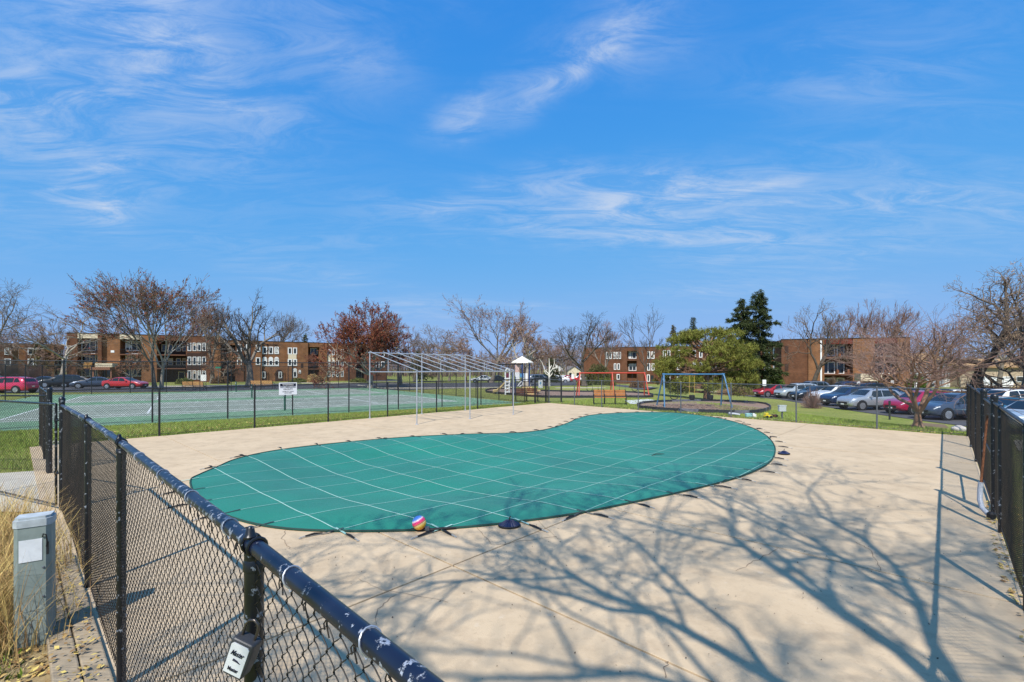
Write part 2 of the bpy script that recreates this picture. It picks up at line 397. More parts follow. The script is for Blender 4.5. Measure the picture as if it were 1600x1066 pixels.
for i, (px, w) in enumerate([([(742, 820), (769, 852), (870, 839)], .012), ([(838, 811), (872, 843)], .010), ([(585, 985), (592, 950), (620, 930)], .010), ([(1338, 848), (1362, 862), (1376, 892)], .012), ([(1150, 893), (1178, 878), (1215, 858)], .012), ([(447, 827), (441, 842), (452, 858)], .010), ([(1042, 1032), (1040, 1060)], .012), ([(560, 905), (585, 918), (700, 942)], .008), ([(300, 700), (330, 695), (352, 690)], .014)]): crack(px, w*.6, i)
# ---- pool cover
cm = mat('green mesh cover', (.005, .172, .100), .55, .35, color2=(.012, .215, .135), vscale=.6, bump=.12, bscale=400, detail=6)
def cover_z(p):
    d = edge_dist(p) if inside(p) else 0
    w = .012*math.sin(p[0]*3.1+p[1]*1.3)*math.sin(p[1]*2.3-p[0]*.7)
    s = sst(.35, 3.2, d)
    if 0 < d < 1.2:
        th_ = math.atan2(p[1]-cen[1], p[0]-cen[0]); w += .020*math.sin(th_*61)*math.sin(th_*23+1)*math.exp(-d/.45)*min(1, d/.15)
    return   .018-.20*s+w*min(1, d/.8)
_t, _b = nodes_of(cm)
_n = _t.nodes.new('ShaderNodeTexNoise'); _n.inputs['Scale'].default_value = .22; _n.inputs['Detail'].default_value = 7; _n.inputs['Roughness'].default_value = .6; _c = _t.nodes.new('ShaderNodeTexCoord'); _t.links.new(_c.outputs['Object'], _n.inputs['Vector'])
_m = _t.nodes.new('ShaderNodeMapRange'); _t.links.new(_n.outputs[0], _m.inputs[0]); _m.inputs[1].default_value = .42; _m.inputs[2].default_value = .66; _m.inputs[4].default_value = .75
_x = _t.nodes.new('ShaderNodeMixRGB'); _t.links.new(_m.outputs[0], _x.inputs[0]); _t.links.new(_b.inputs['Base Color'].links[0].from_socket, _x.inputs[1]); _x.inputs[2].default_value = (.010, .125, .085, 1); _t.links.new(_x.outputs[0], _b.inputs['Base Color'])
_b.inputs['Sheen Weight'].default_value = .22; _b.inputs['Sheen Roughness'].default_value = .35
pts = [Vector(p) for p in OA]; no = len(pts)
x0, x1, y0, y1 = OA[:, 0].min(), OA[:, 0].max(), OA[:, 1].min(), OA[:, 1].max()
yy = y0
while yy < y1:
    xx = x0
    while xx < x1:
        if inside((xx, yy)) and edge_dist((xx, yy)) > .10: pts.append(Vector((xx, yy)))
        xx += .2
    yy += .2
r = delaunay_2d_cdt(pts, [(i, (i+1) % no) for i in range(no)], [], 1, 1e-5)
me = bpy.data.meshes.new('pool_cover'); me.from_pydata([(v.x, v.y, cover_z(v)) for v in r[0]], [], r[2])
cov = obj('pool_cover', me, cm); me.polygons.foreach_set('use_smooth', [True]*len(me.polygons))
tag(cov, 'kidney-shaped green mesh safety cover with pale strap grid over the pool', 'pool cover')
wm = mat('strap webbing', (.31, .50, .42), .7, .2, .15, 30); wm2 = mat('thin strap webbing', (.30, .52, .44), .7, .2, .15, 30)
km = mat('black spring sleeve', (.016, .016, .018), .6, .3); bm_ = mat('brass anchor', (.55, .50, .42), .35, .5, metal=.6); dwm = mat('dark strap', (.05, .06, .06), .7, .2)
hem = MB()
hp = [(p[0], p[1], .024) for p in hole_outline(.02)]; hem.tube(hp, .016, 5, closed=True); hem.build('hem', mat('cover hem', (.03, .06, .05), .7, .2), cov)
def ribbon(mb, P, w, up=.006):
    P = [Vector(p) for p in P]
    L, Rr = [], []
    for i, p in enumerate(P):
        tt = (P[min(i+1, len(P)-1)]-P[max(i-1, 0)]); tt.z = 0; tt.normalize(); nn = Vector((-tt.y, tt.x, 0))*w/2
        L.append(p+nn+Vector((0, 0, up))); Rr.append(p-nn+Vector((0, 0, up)))
    n0 = len(mb.v); mb.v += [tuple(q) for q in L+Rr]; k = len(P)
    fs = [(n0+i, n0+i+1, n0+k+i+1, n0+k+i) for i in range(k-1)]; mb.f += fs; mb.m += [0]*len(fs)
rs = random.Random(11)
def strap_family(fixed, along, lo, hi, sp, width, material):
    c0 = lo
    while c0 < hi:
        # sample along the other axis
        run = []; runs = []
        s = -4.0
        while s < 30:
            p = uv(c0, s) if fixed == 'u' else uv(s, c0)
            if inside(p): run.append(p)
            else:
                if len(run) > 4: runs.append(run)
                run = []
            s += .15
        for run in runs:
            mb = MB(); ribbon(mb, [(p.x, p.y, cover_z(p)) for p in run], width)
            mb.build('strap', material, cov)
            for end, nxt in ((run[0], run[3]), (run[-1], run[-4])):
                dr = (end-nxt).normalized(); e = Vector((end.x, end.y, .012)); d3 = Vector((dr.x, dr.y, 0)); pn = Vector((-dr.y, dr.x, 0))*rs.uniform(-.10, .10)
                L = rs.uniform(.26, .42)
                q = MB(); ribbon(q, [e-d3*.15+Vector((0, 0, .012)), e+d3*.12+pn*.2, e+d3*L*.6+pn*.5], .035, .012); so = q.build('strap_end', dwm if rs.random() < .5 else wm, cov)
                q = MB(); q.tube([e+d3*L*.5+pn*.45+Vector((0, 0, .012)), e+d3*L*.85+pn*.8+Vector((0, 0, .022)), e+d3*(L*1.25)+pn+Vector((0, 0, .012))], [.010, .017, .012], 7); q.build('spring', km, cov)
                q = MB(); q.tube([e+d3*(L*1.24)+pn+Vector((0, 0, .012)), e+d3*(L*1.48)+pn+Vector((0, 0, .008))], [.010, .007], 6); q.lathe([(.02, -.008), (.02, .004), (.012, .008)], 8, tuple(e+d3*(L*1.5)+pn)); q.build('anchor', bm_, cov)
        c0 += sp
strap_family('u', 'v', 2.2, 26, 1.07, .023, wm)
strap_family('v', 'u', -2, 19, 1.07, .017, wm2)

# ---- tennis court
C1 = Vector((.81, .585)).normalized(); C2 = Vector((-C1.y, C1.x)); CO = Vector((-12.8, 23.2))
def cc(a, b_): return CO+C1*a+C2*b_
court_green = mat('court green', (.13, .27, .145), .85, .2, color2=(.23, .345, .225), vscale=.5, detail=7)
court_grey = mat('faded court', (.22, .275, .21), .85, .2, color2=(.34, .36, .30), vscale=.45, detail=7)
line_m = mat('court line paint', (.74, .76, .72), .7, .2, .15, 5)
A0, A1, B0, B1 = -13.5, 16.9, 0.0, 34.0
mb = MB(); mb.prism([cc(A0, B0), cc(A1, B0), cc(A1, B1), cc(A0, B1)], -.14, -.006)
ct = mb.build('tennis_court', court_green); tag(ct, 'green surfaced double tennis court with faded white lines', kind='structure')
for bb in (4.3, 19.0):
    mb = MB(); mb.prism([cc(-10, bb), cc(13.78, bb), cc(13.78, bb+10.97), cc(-10, bb+10.97)], -.01, -.001); mb.build('playing_area', court_grey, ct)
    def cl(a0, b0, a1, b1, w=.10):
        d = (Vector((a1, b1))-Vector((a0, b0))).normalized(); nn = Vector((-d.y, d.x))*w/2
        q = MB(); q.prism([cc(a0+nn.x, b0+nn.y), cc(a1+nn.x, b1+nn.y), cc(a1-nn.x, b1-nn.y), cc(a0-nn.x, b0-nn.y)], -.001, .004)
        q.build('line', line_m, ct)
    for k in (0, 1.37, 9.6, 10.97): cl(-10, bb+k, 13.78, bb+k)
    for a in (-10, 13.78): cl(a, bb+.04, a, bb+10.93)
    for a in (-4.5, 8.3): cl(a, bb+1.41, a, bb+9.56)
    cl(-4.46, bb+5.48, 8.26, bb+5.48)
cr = mat('crack filler', (.05, .06, .055), .9, .1)
for (a, b0, a2, b2) in ((-9, 9.2, -1.0, 8.7), (-6, 21.5, 4, 21.2), (5.4, 6.9, 7.2, 7.4), (1, 12.2, 9, 12.6)):
    q = MB(); ribbon(q, [(*cc(a+(a2-a)*k/8, b0+(b2-b0)*k/8+random.Random(k+int(a*10)).uniform(-.12, .12)), .0) for k in range(9)], .07, .0055); q.build('crack', cr, ct)
net_m = mat('green net post', (.012, .085, .055), .5, .4)
for i, bb in enumerate((3.4, 16.2, 18.1, 30.9)):
    p = cc(1.9, bb); th = thing('net_post', ['green steel net post nearest the pool, below the warning sign', 'green net post on the far side of the near court', 'green net post starting the far court', 'farthest green net post by the road'][i], 'post', (p.x, p.y, 0), 0, 'tennis net posts')
    q = MB(); q.tube([(0, 0, -.05), (0, 0, 1.07)], .055, 10); q.build('pipe', net_m, th, True)
    q = MB(); q.lathe([(.06, 0), (.06, .03), (.03, .05)], 10, (0, 0, 1.06)); q.build('cap', net_m, th, True)
    q = MB(); q.box(-.03, .03, -.10, -.05, .82, .98); q.tube([(0, -.1, .9), (0, -.16, .9), (.08, -.17, .9)], .01, 6); q.build('crank', M['galv'], th)

# ---- roads, parking, kerbs, walks
asp = mat('asphalt', (.085, .083, .088), .9, .2, .18, .6, bump=.3, bscale=80); walk_m = M['concrete']
def sheet(name, px, off, m, z=None, label=None):
    P = [gp(x, y, z) if not isinstance(x, Vector) else x for x, y in px]
    c = sum(P, Vector())/len(P)
    q = MB(); n = len(P)
    q.v = [tuple(p+Vector((0, 0, off))) for p in P]; q.f = [tuple(range(n))]; q.m = [0]
    o = q.build(name, m); o['kind'] = 'structure'
    if label: o['label'] = label
    if o.data.polygons[0].normal.z < 0: o.data.flip_normals()
    return o
road = sheet('road', [(-260, 613.5), (120, 613.5), (640, 609.5), (760, 606), (900, 602), (900, 597.5), (760, 598.5), (520, 599.5), (230, 603.5), (-260, 603.5)], .02, asp, -.03, 'grey asphalt drive behind the tennis courts')
sheet('parking_lot', [(Vector((25.3, 10, -.81)), 0), (Vector((150, 10, -.81)), 0), (Vector((150, 60, -.81)), 0), (Vector((27.3, 57, -.81)), 0), (Vector((28.2, 49, -.81)), 0), (Vector((26.6, 40, -.81)), 0), (Vector((25.4, 29, -.81)), 0)], .03, asp, None, 'asphalt car park beyond the right lawn')
def kerb(name, px, w, h, m, label, z=None):
    P = [gp(x, y, z) for x, y in px]; q = MB()
    for a, bq in zip(P[:-1], P[1:]):
        d = (bq-a); d.z = 0; d.normalize(); nn = Vector((-d.y, d.x, 0))*w/2
        vs_ = [a+nn, a-nn, bq-nn, bq+nn]; lo = [v-Vector((0, 0, .15)) for v in vs_]; hi = [v+Vector((0, 0, h)) for v in vs_]
        q._add(lo+hi, [(3, 2, 1, 0), (4, 5, 6, 7), (0, 1, 5, 4), (1, 2, 6, 5), (2, 3, 7, 6), (3, 0, 4, 7)])
    o = q.build(name, m); o['kind'] = 'structure'; o['label'] = label; return o
kerb('kerb', [(225, 604.2), (330, 604.8), (470, 599.0), (640, 599.5)], .35, .13, walk_m, 'pale kerb along the far side of the drive')
kerb('kerb', [(560, 603.0), (600, 607.5), (700, 607.2), (800, 606)], .30, .13, walk_m, 'pale kerb in front of the island by the red tree')
kerb('walk', [(868, 606.5), (940, 606.2), (1005, 606.4), (1016, 604.5)], 1.1, .05, walk_m, 'pale walk beyond the red swings')
kerb('walk', [(1100, 612), (1150, 613.8), (1186, 614.5)], 1.0, .05, walk_m, 'pale walk near the red parked car')
kerb('kerb', [(-100, 590), (60, 589), (130, 588)], .6, .1, walk_m, 'pale kerb on the far left lawn')
sheet('drive', [(700, 599), (900, 597), (1030, 606), (1000, 609), (880, 601.5)], .03, asp, None, 'grey drive in front of the middle brick building')
sheet('drive', [(560, 596.5), (900, 594), (900, 590), (560, 592)], .03, asp, None, 'far grey drive with parked cars')
pad = sheet('gate_walk', [(-150, 752), (62, 737), (66, 690), (98, 690), (101, 800), (60, 803), (-150, 800)], .028, walk_m, -.03, 'pale concrete walk leading through the pool gate')
sheet('white_pad', [(976, 626.5), (1012, 624.2), (1037, 627.5), (1028, 631.5), (985, 632)], .03, mat('white slab', (.66, .66, .66), .7, .2, .1, 3), None, 'white slab between the two swing sets')
sheet('bare_soil', [(1405, 668), (1440, 661), (1476, 664), (1487, 672.5), (1440, 673), (1412, 671)], .022, mat('bare soil', (.20, .14, .085), .95, .1, .3, 6, bump=.4), None, 'bare brown soil round the crabapple trunk')
sheet('side_walk', [(1584, 690), (1640, 668), (1700, 690), (1592, 706)], .03, walk_m, None, 'pale walk outside the right fence')
# ---- mulch beds with black plastic border
mulch = mat('wood mulch', (.21, .135, .095), .95, .1, color2=(.34, .24, .19), vscale=14, bump=.8, bscale=30, detail=8)
brd = mat('black plastic edging', (.022, .023, .028), .5, .4, .3, 9); brdg = mat('scuffed edging', (.13, .13, .16), .6, .3, .35, 5)
def bed(px, label, mats):
    P = crspline([gp(x, y) for x, y in px], 2)
    q = MB(); q.v = [tuple(p+Vector((0, 0, .05))) for p in P]; q.f = [tuple(range(len(P)))]; q.m = [0]
    o = q.build('mulch_bed', mulch); o['kind'] = 'structure'; o['label'] = label
    if o.data.polygons[0].normal.z < 0: o.data.flip_normals()
    n = len(P)
    for i in range(n):
        a, b2 = P[i], P[(i+1) % n]; d = (b2-a); L = d.length; d.normalize(); k = max(1, round(L/1.25))
        nn = Vector((-d.y, d.x, 0)).normalized()*.05
        for j in range(k):
            s0 = a+d*(L*j/k+.012); s1 = a+d*(L*(j+1)/k-.012); r_ = MB()
            lo = [s0+nn, s0-nn, s1-nn, s1+nn]; up = Vector((0, 0, .20))
            r_._add([v-Vector((0, 0, .1)) for v in lo]+[v+up+(nn*-.25 if t_ in (0, 3) else nn*.25) for t_, v in enumerate(lo)], [(3, 2, 1, 0), (4, 5, 6, 7), (0, 1, 5, 4), (1, 2, 6, 5), (2, 3, 7, 6), (3, 0, 4, 7)])
            r_.tube([s1+d*.012+Vector((0, 0, -.05)), s1+d*.012+Vector((0, 0, .215))], .045, 6)
            r_.build('edging_timber', mats[(i+j) % len(mats)], o)
    return o
bed([(760, 613.5), (800, 617.5), (850, 621.5), (920, 621.8), (985, 621.6), (1020, 621), (1010, 616), (960, 613.6), (890, 613.2), (830, 611), (790, 608.5), (765, 609.5)], 'mulch play bed under the slide tower and red swings', [brd])
bed([(1000, 638.5), (1060, 643.5), (1120, 646), (1170, 647), (1195, 643.5), (1204, 638), (1196, 632.5), (1168, 629.3), (1110, 628), (1050, 628.8), (1005, 631.5)], 'oval mulch bed under the blue swings', [brd, brd, brdg])

# ---- chunky mulch chips
def chips(name, inside_fn, bounds, n, zf, size, m, seed, label, flat=.3, kind='stuff'):
    rr = np.random.RandomState(seed); Pts = []
    while len(Pts) < n:
        x = rr.uniform(bounds[0], bounds[1]); y = rr.uniform(bounds[2], bounds[3])
        if inside_fn(x, y): Pts.append((x, y, zf(x, y)))
    Pts = np.array(Pts); n = len(Pts)
    a = rr.uniform(0, 6.28, n); s = rr.uniform(.5, 1.3, n)*size; d1 = np.stack([np.cos(a), np.sin(a), rr.uniform(-flat, flat, n)], 1)*s[:, None]
    d2 = np.stack([-np.sin(a), np.cos(a), rr.uniform(-flat, flat, n)], 1)*(s*rr.uniform(.35, .8, n))[:, None]
    Pts[:, 2] += size*.3*rr.uniform(.2, 1.2, n)
    Vv = np.stack([Pts-d1, Pts+d2*.8, Pts+d1, Pts-d2], 1).reshape(-1, 3); Q = np.arange(4*n).reshape(-1, 4)
    o = obj(name, np_mesh(name, Vv, Q), m); o['kind'] = kind; o['label'] = label; return o
# ================================================================ FENCES
def wires_far(P, Q, z0, z1, r, cell):
    """straight crossing diagonals between post feet P and Q"""
    P, Q = Vector(P), Vector(Q); L = (Q.xy-P.xy).length; dx = (Q.xy-P.xy)/L; h = z1-z0
    vs, qs = [], []
    nn = Vector((-dx.y, dx.x, 0))
    def seg(a0, b0, a1, b1, side):
        p0 = Vector((P.x+dx.x*a0, P.y+dx.y*a0, P.z+(Q.z-P.z)*a0/L+b0)); p1 = Vector((P.x+dx.x*a1, P.y+dx.y*a1, P.z+(Q.z-P.z)*a1/L+b1))
        t_ = (p1-p0).normalized(); w = t_.cross(nn).normalized()*r; o_ = nn*side*r
        n = len(vs); vs.extend([p0+w+o_, p0-w+o_, p1-w+o_, p1+w+o_]); qs.append((n, n+1, n+2, n+3))
    k = -int(h/cell)-1
    while k*cell < L:
        for sgn in (1, -1):
            a0, a1 = k*cell, k*cell+h
            b0, b1 = (z0, z1) if sgn > 0 else (z1, z0)
            if a0 < 0: b0 = b0+(b1-b0)*(-a0)/(a1-a0); a0 = 0
            if a1 > L:
                b1 = b0+(b1-b0)*(L-a0)/(a1-a0) if a1 > a0 else b1; a1 = L
            if a1-a0 > .01: seg(a0, b0, a1, b1, sgn)
        k += 1
    return vs, qs
def wires_near(P, Q, z0, z1, r, cell, rnd, sides=5, fine=True, wob=.0):
    """interlocked zigzag pickets"""
    P, Q = Vector(P), Vector(Q); L = (Q.xy-P.xy).length; d = (Q-P)/L; nn = Vector((-d.y, d.x, 0)).normalized()
    za, zb_ = z1 if isinstance(z1, tuple) else (z1, z1); z1 = za
    hw, hh = cell/2, cell/2; n = int(L/hw); rows = int((z1-z0)/hh)
    paths = []
    for i in range(n):
        pts = []
        for j in range(rows+1):
            col_ = i+((i+j) % 2); outw = 1 if ((i+j) % 2) else -1
            x = col_*hw; z = za+(zb_-za)*x/L-.012-j*hh; jx, jz = rnd.uniform(-.002, .002), rnd.uniform(-.002, .002)
            sag = wob*math.sin(x*2.1+z*1.7)
            def PT(a, b_, off): return P+d*a+Vector((0, 0, b_))+nn*(off+sag)
            if fine:
                pts.append(PT(x-outw*.006+jx, z+.009+jz, .0035*outw)); pts.append(PT(x+outw*.0035+jx, z+jz, 0)); pts.append(PT(x-outw*.006+jx, z-.009+jz, -.0035*outw))
            else: pts.append(PT(x+jx, z+jz, .002*outw))
        paths.append(pts)
    return paths
def tubes_np(paths, r, sides):
    A = np.array([[tuple(p) for p in q] for q in paths]); n, k, _ = A.shape
    T = np.gradient(A, axis=1); T /= np.linalg.norm(T, axis=2, keepdims=True)+1e-9
    ref = np.array([.31, .22, .92])
    a = np.cross(T, ref); ln = np.linalg.norm(a, axis=2, keepdims=True); a /= ln+1e-9; b_ = np.cross(T, a)
    r = np.broadcast_to(np.asarray(r, float), (n, k)) if np.ndim(r) else np.full((n, k), r)
    ang = np.arange(sides)*2*np.pi/sides
    Vv = A[:, :, None, :]+r[:, :, None, None]*(a[:, :, None, :]*np.cos(ang)[None, None, :, None]+b_[:, :, None, :]*np.sin(ang)[None, None, :, None])
    idx = np.arange(n*k*sides).reshape(n, k, sides)
    q = np.stack([idx[:, :-1, :], np.roll(idx, -1, 2)[:, :-1, :], np.roll(idx, -1, 2)[:, 1:, :], idx[:, 1:, :]], -1).reshape(-1, 4)
    return Vv.reshape(-1, 3), q
rail_m = mat('chipped navy rail', (.007, .011, .030), .36, .5, coat=.15)
def chip(m, lo, hi, c2, scale=26):
    t, b = nodes_of(m); cz = t.nodes.new('ShaderNodeTexCoord')
    n = t.nodes.new('ShaderNodeTexNoise'); n.inputs['Scale'].default_value = scale; n.inputs['Detail'].default_value = 7; n.inputs['Roughness'].default_value = .68; t.links.new(cz.outputs['Object'], n.inputs['Vector'])
    n2 = t.nodes.new('ShaderNodeTexNoise'); n2.inputs['Scale'].default_value = 3.5; n2.inputs['Detail'].default_value = 3; t.links.new(cz.outputs['Object'], n2.inputs['Vector'])
    ad = t.nodes.new('ShaderNodeMath'); ad.operation = 'MULTIPLY_ADD'; t.links.new(n2.outputs[0], ad.inputs[0]); ad.inputs[1].default_value = .25; t.links.new(n.outputs[0], ad.inputs[2])
    mr = t.nodes.new('ShaderNodeMapRange'); t.links.new(ad.outputs[0], mr.inputs[0]); mr.inputs[1].default_value = lo; mr.inputs[2].default_value = hi
    mx = t.nodes.new('ShaderNodeMixRGB'); t.links.new(mr.outputs[0], mx.inputs[0])
    lk = b.inputs['Base Color'].links
    if lk: t.links.new(lk[0].from_socket, mx.inputs[1])
    else: mx.inputs[1].default_value = b.inputs['Base Color'].default_value
    mx.inputs[2].default_value = (*c2, 1); t.links.new(mx.outputs[0], b.inputs['Base Color'])
    bp = t.nodes.new('ShaderNodeBump'); bp.inputs['Strength'].default_value = .5; bp.inputs['Distance'].default_value = .004; bp.invert = True; t.links.new(mr.outputs[0], bp.inputs['Height']); t.links.new(bp.outputs[0], b.inputs['Normal'])
chip(rail_m, .700, .730, (.36, .39, .45))
post_m = mat('chipped black post', (.010, .011, .014), .35, .5); chip(post_m, .725, .76, (.28, .31, .35), 22)
def fence(name, label, pts, h, pm, rm, wm, post_r=.03, rail_r=.021, wire_r=.0018, cell=.072, near=(), caps=True, bottom=.04, bot_wire=True, group=None, tall=(), bands=False, mid=False, hs=None):
    P = [Vector((*p[:2], p[2] if len(p) > 2 else 0)) for p in pts]; o = P[0].copy(); hs = hs or [h]*len(P)
    th = thing(name, label, 'fence', o, 0, group)
    for i, p in enumerate(P):
        q = MB(); l = p-o; tp = hs[i]+(.10 if i in tall else (-.02 if near else 0)); rr = post_r*(1.35 if i in tall else 1)
        q.tube([l+Vector((0, 0, -.1)), l+Vector((0, 0, tp))], rr, 12 if near else 8); po = q.build('post', pm, th, True)
        if caps:
            q = MB()
            if i in tall or not near: q.lathe([(rr*1.12, -.03), (rr*1.15, .01), (rr*.9, .04), (rr*.35, .055)], 12 if near else 7, tuple(l+Vector((0, 0, tp))))
            else:
                q.lathe([(rr*1.12, -.06), (rr*1.12, -.03), (rr*.9, -.02)], 12, tuple(l+Vector((0, 0, tp))))
                dn = (P[min(i+1, len(P)-1)]-P[max(i-1, 0)]); dn.z = 0; dn.normalize(); nn = Vector((-dn.y, dn.x, 0))
                for s_ in (-.028, .028):
                    ring = [l+Vector((0, 0, hs[i]))+dn*s_+(nn*math.cos(a)+Vector((0, 0, 1))*math.sin(a))*(rail_r*1.16) for a in [k*math.pi/8 for k in range(16)]]
                    q.tube(ring, .006, 6, closed=True)
                q.lathe([(.020, 0), (.022, .006), (.015, .014), (.012, .032), (.007, .038)], 12, tuple(l+nn*.012+Vector((0, 0, hs[i]+rail_r*1.1))))
            q.build('post_cap', pm, po, True)
    q = MB()
    for i, (a, b2) in enumerate(zip(P[:-1], P[1:])):
        q.tube([a-o+Vector((0, 0, hs[i])), b2-o+Vector((0, 0, hs[i+1]))], rail_r, 16 if near else 7)
    q.build('top_rail', rm, th, True)
    if bot_wire:
        q = MB()
        for a, b2 in zip(P[:-1], P[1:]): q.tube([a-o+Vector((0, 0, bottom+.05)), b2-o+Vector((0, 0, bottom+.05))], .003 if near else .006, 4)
        if mid:
            for a, b2 in zip(P[:-1], P[1:]): q.tube([a-o+Vector((0, 0, h*.5)), b2-o+Vector((0, 0, h*.5))], rail_r*.9, 6)
        q.build('tension_wire', wm, th)
    vs, qs = [], []
    rnd = random.Random(3); NV, NQ, base = [], [], 0
    for i, (a, b2) in enumerate(zip(P[:-1], P[1:])):
        if near:
            paths = wires_near(a-o, b2-o, bottom, (hs[i], hs[i+1]), wire_r, cell, rnd, 5, near[i] == 2, .006)
            v_, q_ = tubes_np(paths, wire_r, 5 if near[i] == 2 else 4); NV.append(v_); NQ.append(q_+base); base += len(v_)
        else:
            v_, q_ = wires_far(a-o, b2-o, bottom, h, wire_r, cell); n0 = len(vs); vs += [tuple(x) for x in v_]; qs += [tuple(k+n0 for k in f) for f in q_]
    if near: me = np_mesh('chain_link', np.concatenate(NV), np.concatenate(NQ)); me.polygons.foreach_set('use_smooth', [True]*len(me.polygons))
    else: me = np_mesh('chain_link', np.array(vs), np.array(qs))
    mo = obj('chain_link', me, wm, th); mo['kind'] = 'stuff'
    return th
HF = 1.85
# near left fence: runs from behind the camera to the gate post
lv = [-.6, 1.70, 4.55, 6.9, 11.0]; LH = [1.735, 1.808, 1.845, 1.84, 1.78]
lf = fence('chain_link_fence', 'black chain-link fence with chipped navy rail running into the foreground', [(*uv(UMIN, v), 0) for v in lv], HF, post_m, rail_m, M['wire'], .030, .0255, .0018, .072, near=(2, 2, 1, 1), tall=(0, 4), hs=LH)
# wire ties and curled loose ends along the near rail
o = uv(UMIN, lv[0]); q = MB(); vd = Vector((V.x, V.y, 0)); nn = Vector((U.x, U.y, 0))
for k, v in enumerate([.55, .95, 1.38, 1.95, 2.5, 3.1, 3.8, 5.2, 6.1, 7.6, 8.7, 9.8]):
    q = MB(); p = Vector((*(uv(UMIN, v)-o), float(np.interp(v, lv, LH)))); ring = [p+vd*(.012*math.sin(a))+(nn*math.cos(a)+Vector((0, 0, 1))*math.sin(a))*.028 for a in [j*math.pi/7 for j in range(14)]]
    q.tube(ring, .0028, 5, closed=True); q.tube([p+nn*.02-Vector((0, 0, .02)), p-Vector((0, 0, .05))+vd*.02, p-Vector((0, 0, .03))+vd*.05], .002, 4)
    q.build('wire_tie', M['galv'], lf, True)
q = MB(); rr = random.Random(4)
for v in np.arange(.30, 2.6, .17):
    v += rr.uniform(-.06, .06); p = Vector((*(uv(UMIN, v)-o), float(np.interp(v, lv, LH))-.05)); a = rr.uniform(-1, 1)
    q.tube([p-Vector((0, 0, .03)), p+vd*.01+nn*.004*a, p+vd*(.018+.006*a)+Vector((0, 0, .012)), p+vd*.03-Vector((0, 0, .004)), p+vd*.024-Vector((0, 0, .018))], .0023, 4)
ko = q.build('knuckles', M['wire'], lf, True); ko['kind'] = 'stuff'
# the gate left open beside it
def gate(label, a, b_, h, z0, rm, wm, mid=True, near=1, rr=.019):
    a, b_ = Vector((*a, 0)), Vector((*b_, 0)); th = thing('gate', label, 'gate', a); d = b_-a
    for p in (Vector(), d): q = MB(); q.tube([p+Vector((0, 0, z0)), p+Vector((0, 0, h))], rr, 10); q.build('stile', rm, th, True)
    for z in ([z0, h] + ([(z0+h)/2] if mid else [])): q = MB(); q.tube([Vector((0, 0, z)), d+Vector((0, 0, z))], rr, 10); q.build('rail', rm, th, True)
    for z in (h*.35, h*.85): q = MB(); dn = d.normalized(); q.tube([dn*-.09+Vector((0, 0, z)), dn*.03+Vector((0, 0, z))], .016, 8); q.lathe([(.026, -.03), (.026, .03)], 10, tuple(Vector((0, 0, z)))); q.build('hinge', rm, th, True)
    v_, q_ = tubes_np(wires_near(Vector(), d, z0, h, .0018, .072, random.Random(9), 4, False), .0015, 4)
    mo = obj('chain_link', np_mesh('chain_link', v_, q_), wm, th); mo['kind'] = 'stuff'; return th
gh = uv(UMIN, 11.0)
gate('open chain-link gate hinged on the left fence end post', (gh.x-.13, gh.y+.03), (gh.x-2.4, gh.y+1.05), 1.80, .08, post_m, M['wire'], mid=False)
# continuation of the left fence beyond the gate and its return
fence('chain_link_fence', 'black chain-link fence beyond the open gate, seen end-on', [(*uv(UMIN, v), -.02) for v in (15.1, 17.6, 20.6)], 1.85, post_m, post_m, M['wire'], .036, .021, .002, .072, near=(1, 1), tall=(0,))
p15 = uv(UMIN, 15.1)
fence('chain_link_fence', 'black chain-link fence returning left from the far gate post', [(p15.x-.15, p15.y+.1, -.02), (p15.x-3.2, p15.y+.35, -.02), (p15.x-6.2, p15.y+.6, -.02)], 1.80, post_m, post_m, M['wire'], .03, .021, .002, .072, near=(1, 1))
# fence along the tennis side
us = [UMIN+.02, 3.55, 6.7, 9.8, 12.9, 16.0, 19.1, 22.2, umax(VMAX)]
fence('chain_link_fence', 'low black pool fence along the deck edge beside the tennis court', [(*uv(u, VMAX+.06), -.02) for u in us], 1.74, M['black'], M['black'], M['wirefar'], .034, .022, .0029, .072)
# far right fence of the deck
vsn = [VMAX, 18.2, 15.9, 13.2, 10.5, 7.8, 4.9, 2.0, VMIN]
fence('chain_link_fence', 'thin grey pool fence in front of the play area and lawn', [(*uv(umax(v)+.05, v), -.03) for v in vsn], 1.70, M['galvgrey'], M['galvgrey'], M['galvgrey'], .030, .018, .0013, .072)
# right fence with its gate
fence('chain_link_fence', 'black chain-link fence receding along the right deck edge, beyond its gate', [(*uv(u, VMIN), 0) for u in (14.0, 17.0, 20.1, 23.25)], 1.84, post_m, post_m, M['wire'], .040, .022, .0021, .072, near=(1, 1, 1), tall=(0,))
fence('chain_link_fence', 'black chain-link fence at the right picture edge, nearest the camera', [(*uv(u, VMIN), 0) for u in (11.1, 9.85, 6.85, 3.85, .85)], 1.84, post_m, post_m, M['wire'], .034, .022, .0021, .072, near=(1, 1, 1, 1), tall=(0,))
ga, gb = uv(13.86, VMIN), uv(11.25, VMIN)
gate('black chain-link gate in the right fence', ga, gb, 1.78, .08, post_m, M['wire'])
